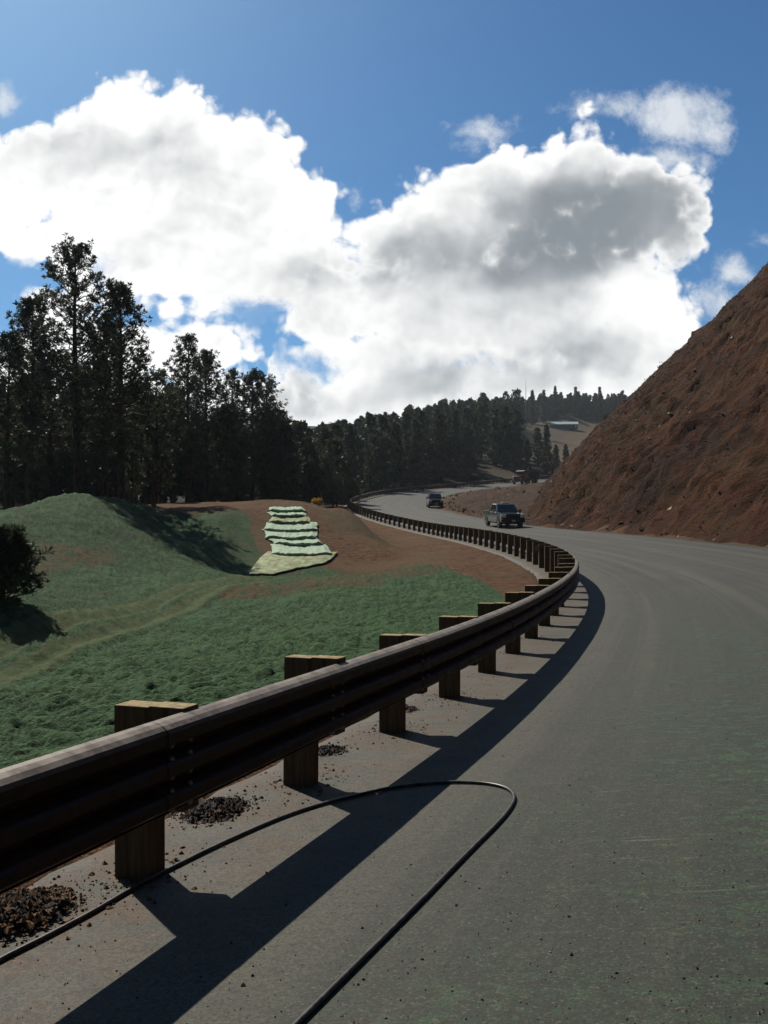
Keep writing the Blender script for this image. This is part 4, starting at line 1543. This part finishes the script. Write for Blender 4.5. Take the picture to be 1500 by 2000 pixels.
# the trees with the largest picture are things of their own, the rest one mass
for kf, (i, px, x, dd, ht, v_, zb_) in enumerate(forest):
    rzz = g_.uniform(0, 6.28)
    if n_ind < 150:
        if px < 700:
            lab, grp = 'dark conifer in the thick wood behind the guardrail bend and the blanket', 'conifers behind the bend'
        elif px < 1000:
            lab, grp = 'dark conifer on the wooded slope above the far road', 'conifers above the far road'
        else:
            lab, grp = 'dark conifer between the far road and the tan field', 'conifers below the tan field'
        fsrc[v_] = tree_thing('conifer_tree', (x, dd, zb_ - 0.2), rzz, lab, grp, *(fars[v_] if fsrc[v_] is None else (None, None)), src=fsrc[v_], scale=ht / 14.0)
        n_ind += 1
    else:
        (tv, tf), (cv, cf) = fars[v_]
        ca, sa = math.cos(rzz), math.sin(rzz)
        rm = np.array([[ca, -sa, 0], [sa, ca, 0], [0, 0, 1]])
        for (vv_, ff_, VL, FL, nb_) in ((tv, tf, mass_T, mass_TF, bT), (cv, cf, mass_C, mass_CF, bC)):
            VL.append(vv_ @ rm.T * (ht / 14.0) + np.array([x, dd, zb_ - 0.2]))
            FL.append(ff_ + nb_)
        bT += len(tv)
        bC += len(cv)
wood = empty('far_wood', (0, 0, 0))
tag(wood, 'dark conifer wood covering the far hill up to its ridge', 'wood', kind='stuff')
mesh_np('trunk', np.concatenate(mass_T), np.concatenate(mass_TF), M_bark, wood)['kind'] = 'stuff'
mesh_np('crown', np.concatenate(mass_C), np.concatenate(mass_CF), M_needle, wood)['kind'] = 'stuff'
print('forest', len(forest), 'individual', n_ind, 'mass faces', sum(len(f) for f in mass_CF))

# trees that stand out of the ridge line and round the field
single = [(988, 768, 470, 6, 'bushy ridge pine just before the pair of bare trunked pines'), (1006, 764, 470, 6, 'first of two bare trunked ridge pines with sky between their stems'), (1015, 764, 472, 7, 'second of two bare trunked ridge pines, beside the radio mast'),
          (1084, 754, 590, 4, 'tallest spire shaped spruce on the ridge above the long building'), (1125, 756, 600, 5, 'pair spruce spire on the ridge, past the long building'), (1040, 762, 560, 4, 'spire spruce just past the radio mast'),
          (1062, 762, 570, 5, 'small spire spruce midway between mast and tallest spruce'), (1172, 756, 620, 5, 'slim spruce spire near the cut slope crest'), (943, 768, 440, 0, 'round topped pine on the ridge before the bare trunked pines'), (800, 792, 385, 0, 'round pine breaking the lower ridge line'),
          (862, 782, 400, 1, 'pine rising above the middle of the wooded ridge'),
          (1050, 835, 300, 2, 'broad dark pine standing before the tan field'), (1068, 828, 285, 4, 'pointed dark conifer before the tan field, tallest of the clump'), (1030, 858, 300, 3, 'low bushy pine at the field corner'), (1085, 868, 290, 1, 'small dark pine at the clump edge by the cut slope'), (1105, 868, 330, 3, 'little lone shrub-like pine low on the tan field edge')]
for (px, py, dd, v_, lab) in single:
    x, y, z = base_at(px, dd)
    ht = H_at(py, dd, z)
    fsrc[v_] = tree_thing('conifer_tree', (x, y, z - 0.2), g_.uniform(0, 6.28), lab, 'standout trees on the far hill', *(fars[v_] if fsrc[v_] is None else (None, None)), src=fsrc[v_], scale=max(ht, 3) / 14.0)

# dark spruce sapling at the picture edge
tr, cr = pine(801, 1.6, 0.02, 1.05, 'round', whorl=0.13, tufts=9, blades=16, ts=0.17, bw=0.10, nbr=8, gap=0.05, low=.95)
x, y, z = base_at(2, 22.5)
tree_thing('young_conifer', (x, y, z), 0.4, 'dense black green young conifer at the foot of the mound, cut by the picture edge', None, tr, cr)


def shrub(px, dd, ht, rd, label, leaf, seed, name='shrub'):
    x, y, z = base_at(px, dd)
    tr, cr = pine(seed, ht, 0.05, rd, 'loose', whorl=ht * 0.10, tufts=6, blades=8, ts=ht * 0.13, bw=0.34, nbr=5, gap=0.1, low=.9)
    tree_thing(name, (x, y, z - 0.05), 0, label, None, tr, cr, cat='shrub', leaf=leaf)


shrub(617, 76, 0.45, 0.24, 'small bright yellow leaved shrub at the wood edge', M_yel, 901)
shrub(668, 135, 4.2, 1.7, 'olive green leafy shrub beside the guardrail bend', M_bush, 902)
shrub(650, 138, 3.6, 1.4, 'yellowish green bush in front of the dark wood, next to the olive shrub', M_bush, 903)
shrub(688, 146, 3.0, 1.3, 'low olive bush right behind the outermost guardrail curve', M_bush, 904)

# ------------------------------------------------------------------ far buildings and mast
M_pale = material('pale_sheet_metal', lambda nt, bs: nt.put(bs.inputs['Base Color'], nt.mix(nt.noise(nt.new('ShaderNodeTexCoord').outputs['Object'], 0.6, 3), (0.42, 0.55, 0.52), (0.66, 0.74, 0.72))), rough=0.5)
M_greenwall = material('dark_green_wall', color=(0.03, 0.09, 0.07), rough=0.8)
M_glass = material('dark_glass', color=(0.012, 0.016, 0.02), rough=0.08, spec=0.6)
M_mast = material('weathered_mast_steel', color=(0.22, 0.21, 0.21), rough=0.6, metal=0.4)
x, y, z = base_at(1101, 548)
lb = empty('long_shed', (x, y, z), R(-3))
tag(lb, 'long low shed with pale sheet roof at the top of the tan field', 'shed')
mb = MB(); mb.box((0, 0, 0.9), (15.0, 5.0, 2.6)); mb.build('wall', M_greenwall, lb)
mb = MB()
mb.add([(-7.9, -3.3, 1.9), (7.9, -3.3, 1.9), (7.9, 0, 3.6), (-7.9, 0, 3.6), (-7.9, 3.3, 1.9), (7.9, 3.3, 1.9), (-7.9, -3.3, 2.1), (7.9, -3.3, 2.1), (7.9, 0, 3.8), (-7.9, 0, 3.8), (-7.9, 3.3, 2.1), (7.9, 3.3, 2.1)],
       [(0, 1, 2, 3), (3, 2, 5, 4), (7, 6, 9, 8), (8, 9, 10, 11), (0, 6, 7, 1), (4, 5, 11, 10), (0, 3, 9, 6), (3, 4, 10, 9), (1, 7, 8, 2), (2, 8, 11, 5)])
mb.build('roof', M_pale, lb)
for k in range(4):
    mb = MB(); mb.box((-5.4 + 3.6 * k, -2.52, 1.15), (1.2, 0.08, 0.8)); mb.build('window', M_glass, lb)
mb = MB(); mb.box((6.4, -2.53, 0.95), (1.0, 0.08, 1.9)); mb.build('door', M_pale, lb)
x, y, z = base_at(607, 300)
hs = empty('ridge_house', (x, y, z), R(20))
tag(hs, 'small house with a pale slanting roof among the trees on the low ridge', 'house')
top = H_at(832, 300, z)
mb = MB(); mb.box((0, 0, top / 2 - 1.2), (4.4, 4.0, top - 2.0)); mb.build('wall', M_greenwall, hs)
mb = MB()
mb.add([(-2.7, -2.6, top - 2.0), (2.7, -2.6, top - 2.0), (2.7, 0, top), (-2.7, 0, top), (-2.7, 2.6, top - 2.0), (2.7, 2.6, top - 2.0)], [(0, 1, 2, 3), (3, 2, 5, 4), (0, 3, 4), (1, 5, 2)])
o = mb.build('roof', M_pale, hs)
md = o.modifiers.new('thick', 'SOLIDIFY'); md.thickness = 0.2
mb = MB(); mb.box((0.6, -2.03, top - 3.4), (1.1, 0.08, 1.0)); mb.build('window', M_glass, hs)
x, y, z = base_at(1027, 585)
mh = H_at(739, 585, z)
ms_ = empty('radio_mast', (x, y, z))
tag(ms_, 'thin grey radio mast rising above the ridge trees', 'mast')
mb = MB()
for k in range(3):
    an = 2.094 * k
    mb.tube([(0.30 * math.cos(an), 0.30 * math.sin(an), 0), (0.16 * math.cos(an), 0.16 * math.sin(an), mh * 0.8)], [0.07, 0.06], 4)
nseg = 22
for j in range(nseg):
    za, zb = mh * 0.8 * j / nseg, mh * 0.8 * (j + 1) / nseg
    for k in range(3):
        a0, a1 = 2.094 * k, 2.094 * (k + 1)
        ra, rb = 0.30 - 0.14 * j / nseg, 0.30 - 0.14 * (j + 1) / nseg
        mb.tube([(ra * math.cos(a0), ra * math.sin(a0), za), (rb * math.cos(a1), rb * math.sin(a1), zb)], 0.035, 3)
mb.build('lattice', M_mast, ms_)
mb = MB(); mb.tube([(0, 0, mh * 0.79), (0, 0, mh)], [0.10, 0.05], 5); mb.build('antenna', M_mast, ms_)


# ------------------------------------------------------------------ vehicles
def paint(name, col):
    def b(nt, bs):
        ob = nt.new('ShaderNodeTexCoord').outputs['Object']
        z = nt.sep(ob)[2]
        n = nt.noise(ob, 5, 4, 0.6)
        dust = nt.m('MULTIPLY', nt.ss(nt.m('ADD', z, nt.m('MULTIPLY', n, 0.35)), 1.0, 0.5), 0.22)
        nt.put(bs.inputs['Base Color'], nt.mix(dust, col, (0.13, 0.105, 0.08)))
        nt.put(bs.inputs['Roughness'], nt.m('MULTIPLY_ADD', dust, 1.0, 0.2))
        bs.inputs['Specular IOR Level'].default_value = 0.5
        bs.inputs['Coat Weight'].default_value = 0.6
        bs.inputs['Coat Roughness'].default_value = 0.08
    return material(name, b)


M_rubber = material('tyre_rubber', color=(0.014, 0.014, 0.014), rough=0.85)
M_chrome = material('chrome', color=(0.62, 0.62, 0.63), rough=0.18, metal=1.0)
M_dark = material('black_plastic', color=(0.015, 0.015, 0.016), rough=0.5)
M_lamp = material('headlamp_lens', color=(0.80, 0.82, 0.85), rough=0.15, metal=0.0, spec=0.8)
M_amber = material('amber_lens', color=(0.6, 0.22, 0.03), rough=0.2)
M_wind = material('windscreen_glass', color=(0.014, 0.02, 0.026), rough=0.05, spec=0.5)
M_plate2 = material('pale_plate', color=(0.55, 0.55, 0.52), rough=0.5)


def wheel(parent, x, y, r, wdt, side):
    n = 28
    prof = [(r * 0.60, -wdt / 2), (r * 0.93, -wdt / 2), (r, -wdt * 0.36), (r, wdt * 0.36), (r * 0.93, wdt / 2), (r * 0.60, wdt / 2)]
    mb = MB()
    vs, fs = [], []
    for k in range(n):
        a = 6.28318 * k / n
        for (pr, px_) in prof:
            vs.append((px_, pr * math.cos(a), pr * math.sin(a)))
    m_ = len(prof)
    for k in range(n):
        for j in range(m_):
            fs.append((k * m_ + j, k * m_ + (j + 1) % m_, ((k + 1) % n) * m_ + (j + 1) % m_, ((k + 1) % n) * m_ + j))
    mb.add(vs, fs)
    wobj = empty('wheel', (x, y, r))
    wobj.parent = parent
    mb.build('tyre', M_rubber, wobj, smooth=False)
    mb = MB()
    xo = side * wdt * 0.36
    mb.tube([(xo - side * 0.05, 0, 0), (xo, 0, 0)], [r * 0.605, r * 0.58], 24)
    for k in range(5):
        a = 6.28318 * k / 5
        mb.box((xo + side * 0.018, 0.34 * r * math.cos(a), 0.34 * r * math.sin(a)), (0.035, 0.13 * r, 0.46 * r), Matrix.Rotation(a - math.pi / 2, 3, 'X'))
    mb.tube([(xo, 0, 0), (xo + side * 0.05, 0, 0)], [r * 0.18, r * 0.14], 12)
    mb.build('rim', M_chrome, wobj)


def arch(yc, zc, r, n=9):
    return [(yc + r * math.cos(math.pi * k / (n - 1)), zc + r * math.sin(math.pi * k / (n - 1))) for k in range(n)]


def quad(parent, name, pts, mat, push):
    """a pane set 4 mm proud of the surface it sits in, with a little thickness"""
    mb = MB()
    p = [Vector(a) for a in pts]
    nrm = (p[1] - p[0]).cross(p[2] - p[0]).normalized()
    if nrm.dot(Vector(push)) < 0:
        nrm = -nrm
    a = [q_ + nrm * 0.006 for q_ in p]
    b = [q_ - nrm * 0.012 for q_ in p]
    n = len(p)
    mb.add(a + b, [tuple(range(n)), tuple(range(2 * n - 1, n - 1, -1))] + [(i, (i + 1) % n, n + (i + 1) % n, n + i) for i in range(n)])
    return mb.build(name, mat, parent)


def pickup(name, loc, heading, pitch, col, label, lightbar):
    Mp = paint(name + '_paint', col)
    root = empty(name, loc)
    root.rotation_euler = Matrix.Rotation(heading, 3, 'Z').to_4x4().to_euler()
    root.rotation_euler = (pitch, 0, heading)
    tag(root, label, 'pickup truck', 'vehicles on the road')
    W2 = 0.98
    low = [(-2.92, 0.55), (-2.92, 0.86), (-1.02, 0.86), (-1.02, 1.25), (1.34, 1.25), (1.75, 1.235), (2.60, 1.17), (2.82, 1.08), (2.90, 0.92), (2.90, 0.52)]
    low += arch(1.95, 0.42, 0.49) + arch(-1.80, 0.42, 0.49)
    mb = MB()
    mb.prism(low, -W2, W2)
    body = mb.build('body', Mp, root, bevel=0.05)
    mb = MB(); mb.box((0, -0.1, 0.46), (1.45, 5.4, 0.30)); mb.build('chassis', M_dark, root)
    # bed walls and tailgate
    mb = MB()
    for sx_ in (-1, 1):
        mb.box((sx_ * (W2 - 0.045), -1.97, 1.07), (0.09, 1.88, 0.44))
    mb.box((0, -2.875, 1.07), (1.78, 0.08, 0.44))
    mb.build('bed', Mp, root, bevel=0.02)
    # cab
    zb, zt = 1.245, 1.90
    wb_, wt_ = 0.93, 0.76
    yb0, yb1, yt0, yt1 = -1.0, 1.36, -0.80, 0.52
    c8 = [(-wb_, yb0, zb), (wb_, yb0, zb), (wb_, yb1, zb), (-wb_, yb1, zb), (-wt_, yt0, zt), (wt_, yt0, zt), (wt_, yt1, zt), (-wt_, yt1, zt)]
    mb = MB()
    mb.add(c8, [(0, 3, 2, 1), (4, 5, 6, 7), (0, 1, 5, 4), (1, 2, 6, 5), (2, 3, 7, 6), (3, 0, 4, 7)])
    mb.build('cab', Mp, root, bevel=0.07)

    def on(face, u, v_):
        a, b, c, d_ = [Vector(c8[i]) for i in face]
        return (a * (1 - u) + b * u) * (1 - v_) + (d_ * (1 - u) + c * u) * v_
    fr = (2, 3, 7, 6)
    quad(root, 'windscreen', [on(fr, .05, .05), on(fr, .95, .05), on(fr, .93, .90), on(fr, .07, .90)], M_wind, (0, 1, 0))
    bk = (0, 1, 5, 4)
    quad(root, 'rear_window', [on(bk, .12, .12), on(bk, .88, .12), on(bk, .86, .82), on(bk, .14, .82)], M_wind, (0, -1, 0))
    for face, sgn in (((1, 2, 6, 5), 1), ((3, 0, 4, 7), -1)):
        for (ua, ub) in ((.08, .44), (.48, .86)):
            if sgn > 0:
                pts = [on(face, ua, .12), on(face, ub, .12), on(face, ub - (0.02 if ub < .8 else .03), .85), on(face, ua + .03, .85)]
            else:
                pts = [on(face, 1 - ua, .12), on(face, 1 - ub, .12), on(face, 1 - ub + .02, .85), on(face, 1 - ua - .03, .85)]
            quad(root, 'side_window', pts, M_wind, (sgn, 0, 0))
        mb = MB()
        mb.box((sgn * 1.10, 1.02, 1.36), (0.22, 0.10, 0.24), Matrix.Rotation(-0.25 * sgn, 3, 'Z'))
        mb.box((sgn * 0.96, 1.06, 1.30), (0.16, 0.05, 0.05))
        mb.build('mirror', M_chrome if sgn > 0 else M_dark, root, bevel=0.02)
        # door handles and lamp
        mb = MB(); mb.box((sgn * (W2 + 0.012), 0.02, 1.10), (0.03, 0.16, 0.04)); mb.build('door_handle', M_chrome, root)
        mb = MB(); mb.box((sgn * 0.76, 2.90, 0.98), (0.34, 0.07, 0.24)); mb.box((sgn * 0.90, 2.82, 0.98), (0.18, 0.16, 0.23)); mb.build('headlight', M_lamp, root, bevel=0.02)
        mb = MB(); mb.tube([(sgn * 0.66, 2.97, 0.55), (sgn * 0.66, 3.02, 0.55)], 0.07, 12); mb.build('fog_lamp', M_lamp, root)
        mb = MB(); mb.box((sgn * 0.90, -2.93, 1.05), (0.14, 0.04, 0.36)); mb.build('tail_light', material('red_lens', color=(0.35, 0.01, 0.01), rough=0.2), root)
        for yw in (1.95, -1.80):
            wheel(root, sgn * 0.86, yw, 0.41, 0.27, sgn)
        mb = MB(); mb.box((sgn * 0.95, 0.08, 0.43), (0.14, 2.3, 0.06)); mb.build('running_board', M_dark, root)
    mb = MB()
    mb.box((0, 2.895, 0.97), (1.16, 0.06, 0.36))
    gr_ = mb.build('grille', M_dark, root)
    mb = MB()
    for k in range(3):
        mb.box((0, 2.93, 0.86 + 0.11 * k), (1.12, 0.035, 0.035))
    mb.build('grille_bar', M_dark, gr_)
    mb = MB()
    mb.box((0, 2.97, 0.60), (1.94, 0.18, 0.26))
    mb.build('bumper', M_dark, root, bevel=0.05)
    mb = MB(); mb.box((0, 3.065, 0.60), (0.31, 0.015, 0.16)); mb.build('number_plate', M_plate2, root)
    mb = MB(); mb.box((0, -3.0, 0.60), (1.9, 0.16, 0.2)); mb.build('rear_bumper', M_chrome, root, bevel=0.03)
    if lightbar:
        mb = MB(); mb.box((-0.18, -0.15, 1.965), (0.62, 0.22, 0.11)); mb.build('roof_beacon', M_plate2, root, bevel=0.03)
    else:
        mb = MB()
        for sx_ in (-1, 1):
            mb.tube([(sx_ * 0.66, -0.7, 1.955), (sx_ * 0.66, 0.4, 1.955)], 0.022, 8)
        mb.build('roof_rail', M_chrome, root)
    return root


def place_vehicle(px, py, dd):
    """road position under a photo pixel at a given distance, with the road's heading and slope there"""
    x, y = (px - 750) / F * dd, dd
    s_, t_ = locate([x], [y])
    p = road_pt(s_, t_)[0]
    p2 = road_pt(s_ + 2, t_)[0]
    dv = p2 - p
    hd = math.atan2(-dv[0], dv[1])             # rotation about z that carries +Y on to the road's direction
    return (p[0], p[1], p[2] + 0.006), hd, math.atan2(dv[2], math.hypot(dv[0], dv[1]))


p, hd, sl = place_vehicle(983, 1030, 81)
pickup('pickup_truck', p, hd + math.pi - 0.04, -sl, (0.028, 0.040, 0.038), 'dark grey green crew cab pickup at the foot of the brown cut slope', True)
p, hd, sl = place_vehicle(849, 978, 131)
pickup('pickup_truck', p, hd + math.pi + 0.02, -sl, (0.050, 0.022, 0.022), 'dark maroon pickup coming round the far bend of the road', False)


def heavy_truck(loc, heading, pitch):
    Mr = paint('red_truck_paint', (0.23, 0.018, 0.022))
    root = empty('dump_truck', loc)
    root.rotation_euler = (pitch, 0, heading)
    tag(root, 'red heavy dump truck with a dark load box, farthest up the road', 'truck', 'vehicles on the road')
    mb = MB(); mb.box((0, -0.6, 0.85), (0.9, 8.6, 0.30)); mb.build('chassis', M_dark, root)
    hood = [(1.9, 1.0), (1.9, 1.98), (2.6, 1.95), (3.75, 1.78), (3.85, 1.65), (3.85, 1.0)]
    mb = MB(); mb.prism(hood, -0.72, 0.72); mb.build('hood', Mr, root, bevel=0.08)
    cb = [(-1.1, 0.2, 1.0), (1.1, 0.2, 1.0), (1.1, 1.95, 1.0), (-1.1, 1.95, 1.0), (-1.05, 0.2, 2.85), (1.05, 0.2, 2.85), (1.05, 1.60, 2.85), (-1.05, 1.60, 2.85)]
    mb = MB(); mb.add(cb, [(0, 3, 2, 1), (4, 5, 6, 7), (0, 1, 5, 4), (1, 2, 6, 5), (2, 3, 7, 6), (3, 0, 4, 7)]); mb.build('cab', Mr, root, bevel=0.08)

    def on(face, u, v_):
        a, b, c, d_ = [Vector(cb[i]) for i in face]
        return (a * (1 - u) + b * u) * (1 - v_) + (d_ * (1 - u) + c * u) * v_
    fr = (2, 3, 7, 6)
    quad(root, 'windscreen', [on(fr, .06, .55), on(fr, .94, .55), on(fr, .92, .92), on(fr, .08, .92)], M_wind, (0, 1, 0))
    for face, sgn in (((1, 2, 6, 5), 1), ((3, 0, 4, 7), -1)):
        quad(root, 'side_window', [on(face, .2, .55), on(face, .85, .55), on(face, .8, .9), on(face, .2, .9)], M_wind, (sgn, 0, 0))
        fen = arch(3.05, 0.55, 0.72, 9) + arch(3.05, 0.55, 0.60, 9)[::-1]
        mb = MB(); mb.prism(fen, sgn * 0.72, sgn * 1.16); mb.build('fender', Mr, root)
        mb = MB(); mb.box((sgn * 0.90, 3.74, 1.25), (0.26, 0.10, 0.22)); mb.build('headlight', M_lamp, root, bevel=0.02)
        wheel(root, sgn * 0.98, 3.05, 0.53, 0.32, sgn)
        for yw in (-2.7, -4.05):
            wheel(root, sgn * 0.92, yw, 0.53, 0.55, sgn)
        mb = MB(); mb.tube([(sgn * 1.12, 0.05, 1.1), (sgn * 1.12, 0.05, 3.3)], [0.08, 0.07], 10); mb.build('exhaust_stack', M_chrome, root, smooth=True)
        mb = MB(); mb.box((sgn * 1.36, 1.75, 2.15), (0.10, 0.14, 0.55)); mb.tube([(sgn * 1.1, 1.7, 2.35), (sgn * 1.36, 1.75, 2.35)], 0.02, 6); mb.build('mirror', M_chrome, root)
    mb = MB(); mb.box((0, 3.87, 1.40), (0.98, 0.06, 0.66)); mb.build('grille', M_chrome, root)
    mb = MB(); mb.box((0, 3.95, 0.66), (2.3, 0.2, 0.36)); mb.build('bumper', M_chrome, root, bevel=0.05)
    mb = MB(); mb.box((0, 1.78, 2.90), (2.0, 0.5, 0.07), Matrix.Rotation(-0.2, 3, 'X')); mb.build('sun_visor', M_plate2, root)
    bx = [(-0.15, 1.15), (-0.15, 2.75), (-0.55, 2.75), (-5.2, 2.55), (-5.3, 1.15)]
    mb = MB(); mb.prism(bx, -1.22, 1.22)
    for k in range(6):
        for sx_ in (-1, 1):
            mb.box((sx_ * 1.25, -0.7 - 0.85 * k, 1.86), (0.07, 0.10, 1.35))
    mb.build('dump_box', material('dark_blue_steel', color=(0.018, 0.020, 0.028), rough=0.5), root)
    mb = MB(); mb.box((0, 0.35, 2.93), (2.3, 1.3, 0.12)); mb.build('box_canopy', M_dark, root)


p, hd, sl = place_vehicle(1024, 944, 221)
heavy_truck(p, hd + math.pi, -sl)

# ------------------------------------------------------------------ thin blue air over the valley
hz_m = bpy.data.materials.new('thin_air')
hz_m.use_nodes = True
hn = hz_m.node_tree
for n_ in list(hn.nodes):
    if n_.type != 'OUTPUT_MATERIAL':
        hn.nodes.remove(n_)
pvn = hn.nodes.new('ShaderNodeVolumePrincipled')
pvn.inputs['Color'].default_value = (0.80, 0.90, 1.0, 1)
pvn.inputs['Density'].default_value = 0.00014
pvn.inputs['Anisotropy'].default_value = 0.2
hn.links.new(pvn.outputs[0], [n_ for n_ in hn.nodes if n_.type == 'OUTPUT_MATERIAL'][0].inputs['Volume'])
zlow = float(g_z.min()) - 1.5
zlow = min(zlow, float(hz.min()) - 1.0)
mb = MB()
ztop = max(float(g_z.max()) + 25, 150)
mb.box((0, 0, (zlow + ztop) / 2), (6900, 6900, ztop - zlow))
o = mb.build('haze', hz_m)
tag(o, 'thin bluish haze in the air of the valley', 'haze', kind='stuff')
print('haze', zlow, ztop)
